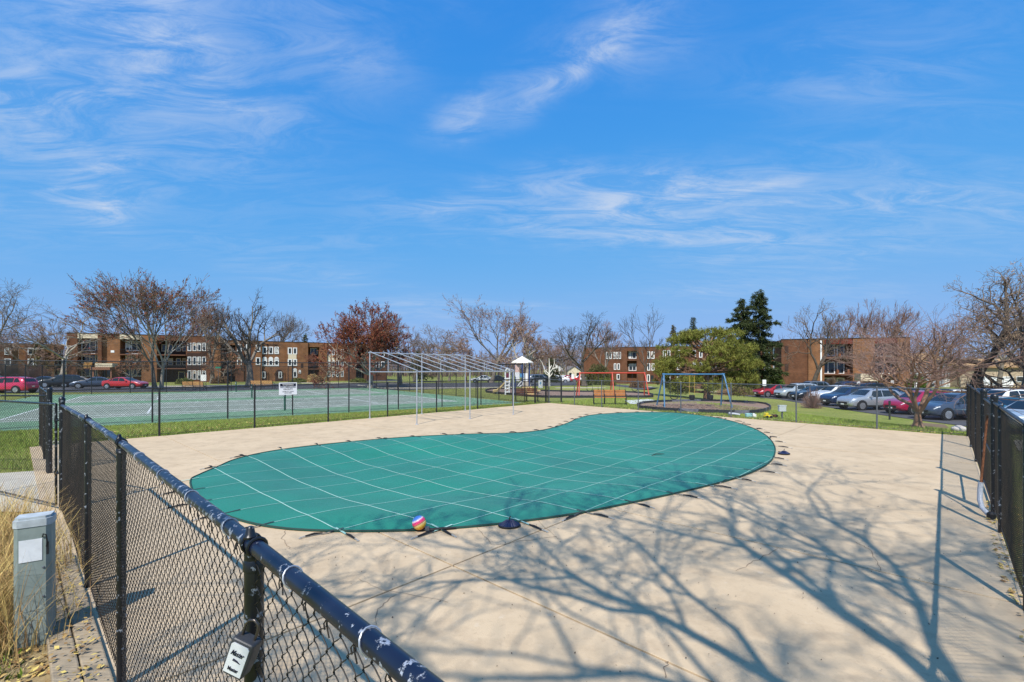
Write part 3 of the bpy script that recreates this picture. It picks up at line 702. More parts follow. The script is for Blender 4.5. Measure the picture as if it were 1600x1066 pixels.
# tennis court fence
HT = 2.75
tf = mat('black court fence', (.018, .018, .02), .5, .4)
As = [-13.3, -9.9, -7.0, -4.1, -1.2, 1.7, 4.6, 7.5, 10.4, 13.3, 17.0]
fence('court_fence', 'tall black chain-link court fence on the pool side', [(*cc(a, .1), -.01) for a in As], HT, tf, tf, M['wirefar'], .034, .022, .0024, .075, bot_wire=True)
fence('court_fence', 'tall black chain-link court fence along the drive', [(*cc(a, 33.9), -.01) for a in As], HT, tf, tf, M['wirefar'], .034, .022, .0026, .15, caps=False)
fence('court_fence', 'tall black chain-link court fence on the play area side', [(*cc(17.0, bb), -.01) for bb in (.1, 3.4, 6.8, 10.2, 13.6, 17, 20.4, 23.8, 27.2, 30.5, 33.9)], HT, tf, tf, M['wirefar'], .034, .022, .0024, .11, caps=False)
fence('court_fence', 'tall black chain-link court fence at the left court end', [(*cc(-13.3, bb), -.01) for bb in (.1, 5.5, 11, 17, 22.5, 28, 33.9)], HT, tf, tf, M['wirefar'], .034, .022, .0024, .11, caps=False)
fence('court_fence', 'short dark gate fence at the deck corner by the play area', [(*gp(836, 630.5).xy, -.02), (*gp(853, 629.5).xy, -.02), (*gp(877, 629.2).xy, -.02)], 1.78, tf, tf, M['wirefar'], .06, .03, .0024, .09)
# ================================================================ THINGS ON AND ROUND THE DECK
# ---- bare shade frame of galvanised pipe
f0 = gp(651.3, 663.5, 0); udir = Vector((U.x, U.y, 0)); bdir = Vector((-.79, .63, 0)).normalized()
b0_ = gp(577.8, 654, 0); W_ = (b0_-f0); Wd = W_.length; wd = W_.normalized()
th = thing('shade_frame', 'bare galvanised pipe shade frame standing on the far deck', 'frame', f0)
L_ = 6.15; hf, hb = 2.29, 3.20
def gt(*pts, r=.025, name='pipe', n=8):
    q = MB(); q.tube(list(pts), r, n); return q.build(name, M['galv'], th, True)
Zv = Vector((0, 0, 1))
for k in (0, L_/2, L_):
    a = udir*k; bk = a+wd*Wd
    gt(a, a+Zv*hf, r=.028, name='post'); gt(bk, bk+Zv*hb, r=.028, name='post')
    q = MB(); q.lathe([(.07, 0), (.07, .015), (.035, .03)], 8, tuple(a)); q.build('foot_plate', M['galv'], th); q = MB(); q.lathe([(.07, 0), (.07, .015), (.035, .03)], 8, tuple(bk)); q.build('foot_plate', M['galv'], th)
    gt(a+Zv*(hf-.02), bk+Zv*(hf-.02), r=.024, name='tie_beam')
    mid = a+wd*Wd*.58; gt(mid+Zv*hf, mid+Zv*(hf+(hb-hf)*.58), r=.018, name='strut')
gt(Zv*hf+udir*-.08, udir*(L_+.08)+Zv*hf, r=.03, name='eave_rail'); gt(wd*Wd+Zv*hb-udir*.08, wd*Wd+udir*(L_+.08)+Zv*hb, r=.028, name='ridge_rail')
for k in range(9):
    a = udir*(L_*k/8); gt(a+Zv*(hf+.045)-wd*.06, a+wd*Wd+Zv*(hb+.045), r=.02, name='rafter')
# ---- warning sign on the fence
us_ = 9.80; sp = gp(450, 662, 0); d_ = sp.y
sg = uv(8.28, VMAX); sx = (449.5-CX)/F
# place on the fence line
tt = None
for k in range(400):
    p = uv(6.7+k*.01, VMAX)
    if tt is None or abs(p.x/p.y-sx) < abs(tt.x/tt.y-sx): tt = p
z_c = zat(607.3, tt.y)
rz = math.atan2(U.y, U.x)
th = thing('warning_sign', 'white WARNING NO LIFEGUARD ON DUTY sign hung on the pool fence', 'sign', (tt.x-V.x*.05, tt.y-V.y*.05, z_c), rz)
sw, sh_ = .74, .52
q = MB(); q.box(-sw/2, sw/2, -.004, .004, -sh_/2, sh_/2); q.build('panel', mat('sign white', (.80, .80, .80), .4, .4), th)
q = MB(); q.box(-sw/2+.04, sw/2-.04, -.0065, -.005, sh_/2-.16, sh_/2-.04); q.build('header', mat('sign black', (.012, .013, .03), .5, .3), th)
def sign_text(body, size, z, m, w, parent, y=-.008):
    me = text_mesh(body, size, w); o_ = obj('lettering', me, m, parent); o_.rotation_euler = (R(90), 0, 0); o_.location = (0, y, z); return o_
sblk = mat('sign black', (0, 0, 0))
sign_text('WARNING', .085, sh_/2-.10, M['white'], .46, th); sign_text('NO LIFEGUARD', .088, .055, sblk, .64, th); sign_text('ON DUTY', .088, -.032, sblk, .38, th)
sign_text('SWIM AT YOUR', .055, -.13, sblk, .46, th); sign_text('OWN RISK', .055, -.19, sblk, .30, th)
for s in (-1, 1): q = MB(); q.lathe([(.012, 0), (.012, .06)], 8, (s*.33, 0, sh_/2-.02), 'y'); q.build('bolt', M['galv'], th)

# ---- rainbow ball
bp = gp(655, 830.5, 0); th = thing('ball', 'rainbow striped rubber ball by the near cover edge', 'ball', (bp.x, bp.y, .128))
bm = bmesh.new(); bmesh.ops.create_uvsphere(bm, u_segments=32, v_segments=20, radius=.103); me = bpy.data.meshes.new('ball_skin'); bm.to_mesh(me); bm.free(); me.polygons.foreach_set('use_smooth', [True]*len(me.polygons))
m = bpy.data.materials.new('rainbow rubber'); m.use_nodes = True; t, b = nodes_of(m); b.inputs['Roughness'].default_value = .4
cz = t.nodes.new('ShaderNodeTexCoord'); mp = t.nodes.new('ShaderNodeMapping'); mp.inputs['Rotation'].default_value = (0, R(28), 0); t.links.new(cz.outputs['Object'], mp.inputs[0])
sx_ = t.nodes.new('ShaderNodeSeparateXYZ'); t.links.new(mp.outputs[0], sx_.inputs[0]); mr = t.nodes.new('ShaderNodeMapRange'); t.links.new(sx_.outputs[2], mr.inputs[0]); mr.inputs[1].default_value = -.10; mr.inputs[2].default_value = .10
rp = t.nodes.new('ShaderNodeValToRGB'); t.links.new(mr.outputs[0], rp.inputs[0])
for k, (p_, c_) in enumerate([(0, (.60, .16, .02)), (.25, (.85, .50, .03)), (.45, (.85, .62, .25)), (.55, (.80, .08, .12)), (.70, (.72, .03, .22)), (.78, (.80, .62, .6)), (.86, (.10, .25, .60)), (1, (.05, .15, .5))]):
    e = rp.color_ramp.elements[k] if k < 2 else rp.color_ramp.elements.new(p_); e.position = p_; e.color = (*c_, 1)
t.links.new(rp.outputs[0], b.inputs['Base Color']); obj('ball_skin', me, m, th)
q = MB(); q.tube([Vector((.104*math.cos(a)*math.cos(.5), .104*math.sin(a), .104*math.cos(a)*math.sin(.5)+0)) for a in [k*math.pi/12 for k in range(24)]], .0022, 4, closed=True); q.build('groove', km, th)
p = gp(672, 829, 0); th = thing('strap_handle', 'black strap bundle lying under the rainbow ball', 'strap', (p.x, p.y, .02))
q = MB(); q.tube([(-.28, -.02, .0), (-.15, -.045, .015), (.05, -.04, .01), (.2, -.02, .02), (.38, .03, .01)], [.02, .026, .02, .018, .012], 7); q.build('strap_body', km, th, True); q = MB(); q.box(-.06, .0, -.07, -.015, .0, .05); q.build('buckle', M['galvgrey'], th)
# ---- navy pleated strainer bags
nav = mat('navy pleated plastic', (.012, .018, .06), .35, .5)
for (px, py, lb, sc) in ((796, 823, 'navy pleated disc on the near cover edge', 1), (1225, 710, 'navy pleated disc on the deck right of the cover', .95)):
    p = gp(px, py, 0); th = thing('pleated_disc', lb, 'pool part', (p.x, p.y, .015), .2, 'navy pleated discs'); th.scale = (sc,)*3
    q = MB(); n_ = 40; ring0 = [(0, 0, .10)]; vs_ = []
    for k in range(n_):
        a = 2*math.pi*k/n_; rr_ = .165+(.0 if k % 2 else .012); vs_.append((rr_*math.cos(a), rr_*math.sin(a)*.8, .0+(.02 if k % 2 else 0)))
    for k in range(n_):
        a = 2*math.pi*k/n_; vs_.append((.06*math.cos(a), .06*math.sin(a)*.8, .075+(.012 if k % 2 else -.004)))
    vs_.append((0, 0, .085)); fs_ = [(k, (k+1) % n_, n_+(k+1) % n_, n_+k) for k in range(n_)]+[(n_+k, n_+(k+1) % n_, 2*n_) for k in range(n_)]
    q._add(vs_, fs_); q.build('pleats', nav, th)
    q = MB(); q.tube([(.165*math.cos(a), .132*math.sin(a), .01) for a in [k*math.pi/12 for k in range(24)]], .012, 6, closed=True); q.build('rim', km, th, True)
    q = MB(); q.tube([(0, 0, .08), (0, 0, .12), (.02, 0, .14)], .009, 6); q.build('knob', km, th, True)
p = gp(1027, 702, 0); th = thing('dead_branch', 'small dark stick lying on the middle of the green cover', 'twig', (p.x, p.y, cover_z(p.xy)+.01)); q = MB(); q.tube([(-.2, -.1, .0), (-.05, -.02, .03), (.12, .05, .02), (.25, .12, .01)], [.008, .014, .012, .005], 6); q.tube([(.0, 0, .02), (.06, -.06, .04)], [.008, .004], 5); q.build('twig', mat('dark twig', (.05, .04, .03), .9, .1), th)
# ---- little things at the far deck edge
def small(name, label, cat, px, py, fn, rz=0, off=0):
    p = gp(px, py); th = thing(name, label, cat, (p.x, p.y, p.z+off), rz); fn(th); return th
def box_on_post(th):
    q = MB(); q.box(-.03, .03, -.02, .02, -.1, .5); q.build('post', M['galvgrey'], th)
    q = MB(); q.box(-.17, .17, -.08, .08, .36, .66); ob = q.build('box', mat('pale grey box', (.46, .50, .50), .5, .3, .1, 5), th); ob.modifiers.new('b', 'BEVEL').width = .02
    q = MB(); q.box(-.18, .18, -.09, .09, .64, .68); q.build('lid', MATS['pale grey box'], th)
small('junction_box', 'pale grey electrical box on a short post in the right lawn', 'box', 1222, 655, box_on_post)
def toy(th):
    q = MB(); q.box(-.22, .10, -.11, .11, .05, .16); q.box(-.20, -.05, -.09, .09, .16, .27); ob = q.build('body', mat('yellow toy plastic', (.72, .55, .02), .35, .5), th); ob.modifiers.new('b', 'BEVEL').width = .02
    for x in (-.15, .05):
        for y in (-.12, .12): q = MB(); q.lathe([(.06, -.03), (.07, 0), (.06, .03)], 12, (x, y, .07), 'y'); q.build('wheel', km, th)
    q = MB(); q.tube([(.08, 0, .12), (.2, 0, .18), (.28, 0, .12)], .025, 6); q.lathe([(.02, 0), (.12, .04), (.12, .12), (.03, .16)], 10, (.36, 0, .03)); q.build('scoop', mat('brown toy plastic', (.09, .035, .02), .5, .4), th)
small('toy_truck', 'yellow toy truck with brown scoop left on the deck edge', 'toy', 1201, 653.5, toy, .1)
def jug(th):
    q = MB(); q.box(-.16, .16, -.10, .10, .0, .20); ob = q.build('tub', mat('pale teal plastic', (.30, .52, .50), .4, .4), th); ob.modifiers.new('b', 'BEVEL').width = .03
    q = MB(); q.box(.17, .34, -.08, .08, 0, .16); q.lathe([(.04, 0), (.04, .05)], 10, (.25, 0, .15)); q.build('bottle', M['white'], th)
small('plastic_tub', 'pale teal tub with a white bottle by the mulch bed', 'tub', 1170, 652, jug)
def pipe_bit(th):
    q = MB(); q.tube([(-.22, .1, .08), (0, 0, .09), (.25, -.12, .05)], [.07, .07, .06], 9); q.build('pipe', mat('grey pvc', (.36, .38, .41), .5, .4), th, True); q = MB(); q.lathe([(.085, -.04), (.085, .04)], 9, (-.2, .09, .09), 'x'); q.build('collar', mat('grey pvc', (0, 0, 0)), th)
small('pipe_offcut', 'short grey pipe lying by the grey fence post', 'pipe', 1147, 649.5, pipe_bit)
def rock(th):
    bm = bmesh.new(); bmesh.ops.create_icosphere(bm, subdivisions=3, radius=.2); rr = random.Random(8)
    for v in bm.verts: v.co = Vector((v.co.x*1.25, v.co.y, v.co.z*.75))*(1+.10*math.sin(v.co.x*17+v.co.y*9)+.05*math.sin(v.co.z*31)); v.co.z += .11
    me = bpy.data.meshes.new('stone'); bm.to_mesh(me); bm.free(); me.polygons.foreach_set('use_smooth', [True]*len(me.polygons)); obj('stone', me, mat('pale stone', (.52, .47, .42), .8, .2, .2, 6, bump=.3), th)
small('stone', 'pale round stone at the foot of the right corner fence post', 'stone', 1497, 675, rock)
def stake(th): q = MB(); q.box(-.04, .04, -.03, .03, -.1, 1.15); q.box(-.05, .05, -.035, .035, 1.0, 1.2); q.build('stake', mat('dark green stake', (.03, .035, .03), .6, .3), th)
small('marker_stake', 'slim dark marker stake standing in the right lawn', 'stake', 1390, 656, stake)
# pole leaning on the right gate with grey pipe foot
p0 = uv(10.65, -.50); p1 = uv(11.15, -.52); th = thing('pool_pole', 'rusty pole leaning against the right gate', 'pole', (p0.x, p0.y, 0))
e = Vector((p1.x, p1.y, 1.62))-th.location; _e = uv(10.95, -.43); s0 = Vector((_e.x, _e.y, .38))-th.location
q = MB(); q.tube([s0, e], .017, 8); q.build('shaft', mat('rusty steel', (.17, .065, .028), .7, .3, .5, 14), th, True); q = MB(); q.tube([Vector((.02, -.02, .05)), s0*.45+Vector((-.03, 0, -.04)), s0*.8+Vector((-.03, 0, -.06)), s0+Vector((0, 0, .02)), s0+Vector((.01, .0, .14))], .036, 10); q.build('pipe_foot', mat('grey pvc', (0, 0, 0)), th, True)
q = MB(); q.lathe([(.055, -.02), (.055, .05), (.03, .08)], 10, (.03, -.03, .04)); q.build('end_cap', km, th)
q = MB(); q.tube([(.05, -.15, .02), (-.02, -.30, .015), (-.14, -.36, .02), (-.10, -.26, .02), (.0, -.22, .015), (.1, -.36, .02)], .004, 4); q.build('cord', mat('dark twig', (0, 0, 0)), th)

# ---- lock box on the near post
pp = uv(UMIN, 1.70); lp = Vector((pp.x, pp.y, 0))-nn*.045; zt_ = zat(985, 1.5)
th = thing('lock_box', 'dark grey key lock box with white label hanging on the near fence post', 'lock box', (lp.x+.065, lp.y-.06, 1.552), R(-62)); th.scale = (.78,)*3; th.rotation_euler = (R(0), R(20), R(-8))
lbm = mat('lock box plastic', (.055, .056, .06), .45, .4, .2, 20)
prof = [(-.048, .0), (-.052, -.03), (-.050, -.10), (-.042, -.155), (.042, -.155), (.050, -.10), (.052, -.03), (.048, .0)]
q = MB(); n_ = len(prof); q._add([(x, -.035, z) for x, z in prof]+[(x, .028, z) for x, z in prof], [tuple(range(n_)), tuple(reversed(range(n_, 2*n_)))]+[(i, (i+1) % n_, n_+(i+1) % n_, n_+i) for i in range(n_)]); ob = q.build('case', lbm, th); bv = ob.modifiers.new('b', 'BEVEL'); bv.width = .010; bv.segments = 3
q = MB(); lab = [(-.040, -.022), (-.032, -.014), (.032, -.014), (.040, -.022), (.039, -.14), (-.039, -.14)]; q._add([(x, -.0385, z) for x, z in lab]+[(x, -.034, z) for x, z in lab], [tuple(range(6)), tuple(reversed(range(6, 12)))]+[(i, (i+1) % 6, 6+(i+1) % 6, 6+i) for i in range(6)]); q.build('label_plate', mat('label white', (.78, .78, .76), .4, .4), th)
o_ = sign_text('Master', .022, -.118, sblk, .046, th, -.0402)
o_ = sign_text('Master', .030, -.052, sblk, .056, th, -.0402)
for v_ in o_.data.vertices: v_.co.x += v_.co.y*.35
q = MB(); q.tube([(-.012, -.0395, -.078), (.004, -.0395, -.080), (.022, -.0395, -.086)], [.005, .004, .001], 5); q.build('logo', sblk, th)
q = MB(); q.tube([(-.028, 0, -.01), (-.028, 0, .045), (-.020, 0, .066), (0, 0, .075), (.020, 0, .066), (.028, 0, .045), (.028, 0, -.01)], .0058, 10); q.build('shackle', mat('bronze shackle', (.10, .085, .075), .3, .5, metal=.7), th, True)

# ---- utility pedestal
pb = gp(55, 1000, 0); th = thing('utility_pedestal', 'weathered grey-green utility pedestal with paper sticker in dry grass', 'pedestal', (pb.x, pb.y, -.05), R(34))
pm_ = mat('pedestal paint', (.27, .315, .295), .65, .3, color2=(.15, .19, .175), vscale=4, bump=.15, bscale=25); chip(pm_, .78, .84, (.12, .13, .12), 9)
hh = H-(806-HZ)*pb.y/F+.05
q = MB(); w2 = .118
pr = [(-w2, -.07), (-w2+.03, -.10), (w2-.03, -.10), (w2, -.07), (w2, .07), (-w2, .07)]
q.prism([(x*1.02, y*1.02) for x, y in pr], 0, hh*.30); q.build('base', pm_, th); q = MB(); q.prism(pr, hh*.30+.004, hh-.075); q.build('cover', pm_, th)
for zz_ in (.40, .62): q = MB(); q.lathe([(.009, 0), (.009, -.006), (.004, -.008)], 8, (w2-.045, -.101, hh*zz_), 'y'); q.build('screw', M['galvgrey'], th)
q = MB(); q.prism([(x*1.05, y*1.05) for x, y in pr], hh-.072, hh-.01); q.prism([(x*.96, y*.94) for x, y in pr], hh-.01, hh+.012); q.build('lid', mat('chalky pedestal lid', (.40, .44, .46), .7, .3, .25, 9), th)
q = MB(); q.box(-.08, .065, -.1045, -.1015, hh-.37, hh-.18); q.build('paper_sticker', mat('pale paper', (.66, .68, .70), .8, .1, .1, 12), th)
q = MB(); q.tube([(.068, -.105, hh-.17), (.075, -.122, hh-.14), (.092, -.118, hh-.15), (.096, -.098, hh-.21), (.09, -.098, hh-.26)], .005, 6); q.box(.078, .106, -.098, -.092, hh-.33, hh-.22); q.build('hasp', km, th)

# ---- weathered timber along the fence foot
wood = mat('grey weathered timber', (.40, .32, .215), .85, .2, color2=(.26, .205, .14), vscale=2.2, bump=.5, bscale=9, detail=9)
t, b = nodes_of(wood)
cx0 = [n for n in t.nodes if n.type == 'TEX_NOISE']
for n in cx0:
    mp = t.nodes.new('ShaderNodeMapping'); mp.inputs['Rotation'].default_value = (0, 0, -math.atan2(V.y, V.x)); mp.inputs['Scale'].default_value = (.5, 9, 9)
    lk = n.inputs['Vector'].links[0].from_socket; t.links.new(lk, mp.inputs[0]); t.links.new(mp.outputs[0], n.inputs['Vector'])
th = thing('landscape_timber', 'weathered grey landscape timbers along the left fence foot', 'timber', (*uv(.35, 4), 0)); o = uv(.35, 4)
for (u0, u1, v0, v1, zt) in ((.36, .515, .8, 4.3, .06), (.36, .515, 4.33, 8.2, .045), (.19, .35, .8, 5.6, .055), (.19, .35, 5.63, 8.0, .03)):
    q = MB(); q.prism([uv(u0, v0)-o, uv(u1, v0)-o, uv(u1, v1)-o, uv(u0, v1)-o], -.12, zt); ob = q.build('beam', wood, th); bv = ob.modifiers.new('b', 'BEVEL'); bv.width = .012; bv.segments = 2

# ---- benches
bw = mat('orange-brown bench slat', (.42, .17, .045), .6, .3, .2, 5); bwd = mat('dark brown bench slat', (.14, .05, .022), .6, .3, .2, 5); iron = mat('black iron', (.013, .013, .014), .5, .4)
def bench(label, px, py, bays, width, rz, sm, group='park benches', sc=1.0):
    p = gp(px, py); th = thing('park_bench', label, 'bench', p, rz, group); th.scale = (sc,)*3
    for k in range(bays+1):
        x = -width/2+width*k/bays; q = MB()
        q.tube([(x, .28, -.02), (x, .24, .42), (x, .30, .62), (x, .36, .90)], .024, 6); q.tube([(x, -.22, -.02), (x, -.20, .42), (x, .25, .42)], .024, 6); q.tube([(x, -.2, .42), (x, -.21, .63), (x, .28, .65)], .018, 6); q.build('iron_support', iron, th)
    for k in range(bays):
        x0_, x1_ = -width/2+width*k/bays+.03, -width/2+width*(k+1)/bays-.03
        for j in range(4): q = MB(); q.box(x0_, x1_, -.20+j*.115, -.105+j*.115, .43, .465); q.build('seat_slat', sm, th)
        for j in range(3): q = MB(); zz = .54+j*.125; yy = .26+j*.032; q.box(x0_, x1_, yy-.02, yy+.02, zz, zz+.105); q.build('back_slat', sm, th)
    return th
bench('orange-brown slatted bench of three bays on the deck edge by the red swings', 953, 632.5, 3, 1.95, R(-6), bw, sc=1.12)
bench('dark brown slatted bench beside the court fence gate', 823, 627.5, 2, 1.5, R(4), bwd, sc=1.1)
bench('tan slatted bench seen through the court fence at left', 304, 610.5, 2, 2.0, R(183), mat('tan bench slat', (.55, .28, .10), .6, .3, .15, 5), sc=1.15)
bench('tan slatted bench by the drive behind the warning sign', 411, 608.0, 2, 2.3, R(181), MATS['tan bench slat'], sc=1.15)

# ---- swing sets
def swing_set(label, P0, P1, h, spread, m, frames, seats, r=.05, ctr=None):
    d = (P1-P0); L = d.length; rz = math.atan2(d.y, d.x); base = (P0+P1)/2
    th = thing('swing_set', label, 'swing set', base, rz, 'playground swing sets')
    q = MB(); q.tube([(-L/2-.05, 0, h), (L/2+.05, 0, h)], r, 10); q.build('top_bar', m, th, True)
    for x in frames:
        for s in (-1, 1):
            e = .22 if abs(x) > L/2-.1 else 0
            q = MB(); q.tube([(x+math.copysign(e, x), s*spread/2, -.08), (x+math.copysign(.03, x)*bool(e), s*.10, h-.12), (x, 0, h)], r*.92, 10); q.build('leg', m, th, True)
        q = MB(); q.lathe([(r*1.35, -.09), (r*1.35, .09)], 10, (x, 0, h), 'x'); q.build('joint', m, th, True)
    for (x, typ, cm_) in seats:
        sw_ = MB()
        w = .25 if typ != 'bucket' else .17; zb = .52 if typ != 'bucket' else .62
        for s in (-1, 1):
            c = MB(); c.tube([(x+s*w*.9, 0, h-r), (x+s*w, 0, zb+.1)], .012, 5); c.build('chain', cm_, th)
        if typ == 'belt': sw_.tube([(x+w*math.cos(a), 0, zb+.12-.20*math.sin(a)) for a in [k*math.pi/10 for k in range(11)]], .03, 6)
        else:
            sw_.lathe([(.10, 0), (.16, .05), (.18, .2), (.17, .32), (.13, .32), (.13, .1), (.02, .06)], 12, (x, 0, zb-.22))
        sw_.build('swing_seat', km, th, True)
    return th
blue = mat('blue painted pipe', (.05, .16, .29), .4, .5, .2, 5); red = mat('red painted pipe', (.50, .055, .025), .4, .5, .12, 5); chn = mat('dull chain', (.06, .065, .075), .5, .4, metal=.3); ych = mat('yellow chain sleeve', (.55, .38, .06), .5, .3)
A_, B_ = gp(1036, 636), gp(1131, 636)
swing_set('blue pipe swing set with black bucket seats on the oval bed', Vector((A_.x, A_.y, ground(A_.x, A_.y)+.04)), Vector((B_.x, B_.y, ground(A_.x, A_.y)+.04)), 2.06, 1.5, blue, (-1.93, 1.93), [(-1.25, 'belt', chn), (-.1, 'bucket', ych), (1.1, 'bucket', chn)])
A_, B_ = gp(906, 619.3, 0), gp(1007, 619.3, 0)
swing_set('red pipe swing set with three frames and belt seats', Vector((A_.x, A_.y, .02)), Vector((B_.x, B_.y, .02)), 2.04, 1.6, red, (-2.85, 0, 2.85), [(-2.0, 'belt', chn), (-1.0, 'belt', chn), (.9, 'belt', chn), (2.0, 'belt', chn)], .055)

# ---- slide tower
pb = gp(816, 615.5, 0); th = thing('play_tower', 'playground tower with white pyramid roof, tan slide and climbing wall', 'play structure', (pb.x, pb.y, 0), R(0))
sc = pb.y/F                                                 # metres per photo pixel at that distance
def X(px): return (px-816)*sc
def Zp(py): return H-(py-HZ)*sc
pbl = mat('navy play post', (.03, .055, .17), .4, .4); tan = mat('tan play plastic', (.60, .44, .20), .5, .4, .08, 4); wht = mat('white play plastic', (.74, .74, .74), .45, .4, .06, 4); lbl = mat('light blue play plastic', (.08, .26, .48), .45, .4)
pv = [(1.05*math.cos(R(30+60*k)), 1.05*math.sin(R(30+60*k))) for k in range(6)]
q = MB(); n_ = 6; rb = [(1.04*math.cos(R(60*k)), 1.04*math.sin(R(60*k)), Zp(566)) for k in range(6)]; q._add(rb+[(x*1.02, y*1.02, z-.09) for x, y, z in rb]+[(0, 0, Zp(556.5))], [(k, (k+1) % 6, 12) for k in range(6)]+[(k, k+6, (k+1) % 6+6, (k+1) % 6) for k in range(6)]+[tuple(range(6, 12))]); q.build('roof', mat('cream roof plastic', (.78, .72, .60), .5, .4), th)
for k in range(6):
    q = MB(); a = R(60*k+30); q.tube([(.78*math.cos(a), .78*math.sin(a), -.1), (.78*math.cos(a), .78*math.sin(a), Zp(566)-.02)], .06, 9); q.build('post', pbl, th, True)
q = MB(); q.prism([(.8*math.cos(R(60*k+30)), .8*math.sin(R(60*k+30))) for k in range(6)], 1.20, 1.28); q.build('platform', mat('brown deck plate', (.10, .06, .05), .6, .3), th)
q = MB(); q.box(-.72, -.28, -.72, -.66, 1.25, 2.1); q.build('guard_panel', wht, th); q = MB(); q.box(.1, .5, -.74, -.68, 1.25, 2.0); q.build('guard_panel', wht, th); q = MB(); q.box(-.25, .12, -.80, -.74, 1.62, 1.98); q.build('guard_panel', lbl, th)
q = MB(); q.box(-.70, -.30, -.60, -.55, 2.05, 2.9); q.build('sign_panel', mat('pale pink panel', (.62, .42, .36), .5, .3), th)
# slide
q = MB(); prof_ = [(-1.25, 1.28), (-1.55, 1.15), (-2.05, .60), (-2.45, .28), (-2.85, .22)]
for y0_, y1_, th_ in ((-.28, .28, .05),):
    for (a, b2) in zip(prof_[:-1], prof_[1:]):
        q._add([(a[0], -.3, a[1]), (a[0], .3, a[1]), (b2[0], .3, b2[1]), (b2[0], -.3, b2[1]), (a[0], -.3, a[1]-.06), (a[0], .3, a[1]-.06), (b2[0], .3, b2[1]-.06), (b2[0], -.3, b2[1]-.06)], [(0, 1, 2, 3), (7, 6, 5, 4), (0, 3, 7, 4), (1, 5, 6, 2)])
for y in (-.3, .3): q.tube([(x, y, z+.1) for x, z in prof_], .075, 7)
q.build('slide', tan, th); q = MB(); q.box(-2.5, -2.4, -.1, .1, -.1, .3); q.build('slide_foot', M['galv'], th)
# ladder arch and climbers
q = MB(); q.tube([(X(790), -1.2, -.05), (X(790), -1.2, Zp(580)), (X(792), -1.2, Zp(576.5)), (X(795.5), -1.2, Zp(577)), (X(796.5), -1.2, Zp(582)), (X(795.5), -1.2, -.05)], .075, 8); q.build('climber_frame', wht, th, True)
for k in range(5): q = MB(); q.tube([(X(789), -1.22, .2+k*.32), (X(797), -1.22, .24+k*.32)], .06, 7); q.build('climber_rung', wht, th, True)
q = MB(); q.box(X(791.3), X(795), -1.25, -1.18, Zp(590), Zp(583)); q.build('purple_panel', mat('plum play panel', (.14, .02, .05), .5, .3), th)
q = MB(); q.tube([(-.9, -1.0, .1), (-1.0, -.95, 1.2), (-.95, -.9, 2.2)], .06, 7); q.tube([(-.72, -1.05, .0), (-.68, -1.0, 1.7)], .05, 7); q.build('pole', pbl, th, True)
q = MB(); q.tube([(-.45, -1.2, .8), (-.1, -1.2, 1.25), (.05, -1.2, 1.1), (-.02, -1.2, .9), (-.3, -1.2, .75)], .05, 7); q.build('grab_loop', wht, th, True)
# climbing wall
cw = [(X(814.5), Zp(603.5)), (X(830), Zp(603.5)), (X(830.5), Zp(612)), (X(834), Zp(612)), (X(834), Zp(621)), (X(832), Zp(621)), (X(830.5), Zp(617)), (X(822), Zp(617)), (X(820), Zp(611))]
q = MB(); n_ = len(cw); q._add([(x, -1.55, z) for x, z in cw]+[(x, -1.40, z) for x, z in cw], [tuple(range(n_)), tuple(reversed(range(n_, 2*n_)))]+[(i, (i+1) % n_, n_+(i+1) % n_, n_+i) for i in range(n_)]); q.build('climbing_wall', tan, th)
for (x, z) in ((823.5, 605.5), (826.5, 605), (824.5, 608.3), (826, 608.6)): q = MB(); q.lathe([(.07, -.05), (.06, -.09), (.03, -.1)], 7, (X(x), -1.5, Zp(z)), 'y'); q.build('hand_hold', mat('olive hold', (.16, .11, .05), .6, .3), th)
q = MB(); q.box(X(838), X(844), -.6, .2, Zp(611), Zp(609)); q.tube([(X(841), -.2, -.1), (X(841), -.2, Zp(611))], .06, 6); q.build('step_pod', tan, th)
# white posts and box near the tower
def waste(th):
    q = MB(); q.prism([(-.26, -.2), (.26, -.2), (.28, .2), (-.28, .2)], 0, .95); q.build('body', mat('pale grey bin', (.55, .57, .58), .5, .3), th); q = MB(); q.box(-.24, .24, -.18, .18, .952, 1.02); q.build('lid', MATS['pale grey bin'], th); q = MB(); q.box(-.08, .08, -.215, -.203, .45, .8); q.build('notice', mat('blue notice', (.1, .25, .4), .5, .3), th)
small('waste_bin', 'pale grey bin with a blue notice by the far drive', 'bin', 844.5, 606.3, waste)
# parking signs
for i, (px, base, topy, s) in enumerate([(30, 592, 582, 1.2), (77, 592, 582.5, 1.2), (112, 592, 582.5, 1.2), (292, 597, 583, 1.0), (1194, 624, 593.5, 1.3), (1341, 620, 596.0, 1.3), (1394, 616, 594.5, 1.3), (1431, 616, 598, 1.3), (895, 599, 585, 1.7)]):
    p = gp(px, base); hgt = zat(topy, p.y)-p.z; th = thing('parking_sign', ['white parking sign farthest left by the white car', 'white parking sign behind the dark parked cars', 'white parking sign left of the entrance canopy', 'white sign beside the olive mound shrub', 'white sign post beside the nearest red car at right', 'white sign in front of the right canopy', 'white sign at the right building ground floor', 'white round-topped sign behind the crabapple', 'white square sign left of the red swings'][i], 'sign', p, 0, 'small white lot signs')
    q = MB(); q.tube([(0, 0, -.1), (0, 0, hgt)], .03, 6); q.build('post', M['galvgrey'], th); q = MB(); w = .15*s; q.box(-w, w, -.045, -.032, hgt-.50*s, hgt); q.build('panel', M['white'], th)
p = gp(318, 600); th = thing('notice_board', 'white notice board in front of the left brick building', 'sign', p); q = MB(); q.box(-.48, .48, -.03, .03, .5, 1.6); q.build('panel', M['white'], th); q = MB(); q.box(-.4, -.34, .032, .08, -.1, 1.5); q.box(.34, .4, .032, .08, -.1, 1.5); q.build('posts', M['galvgrey'], th)
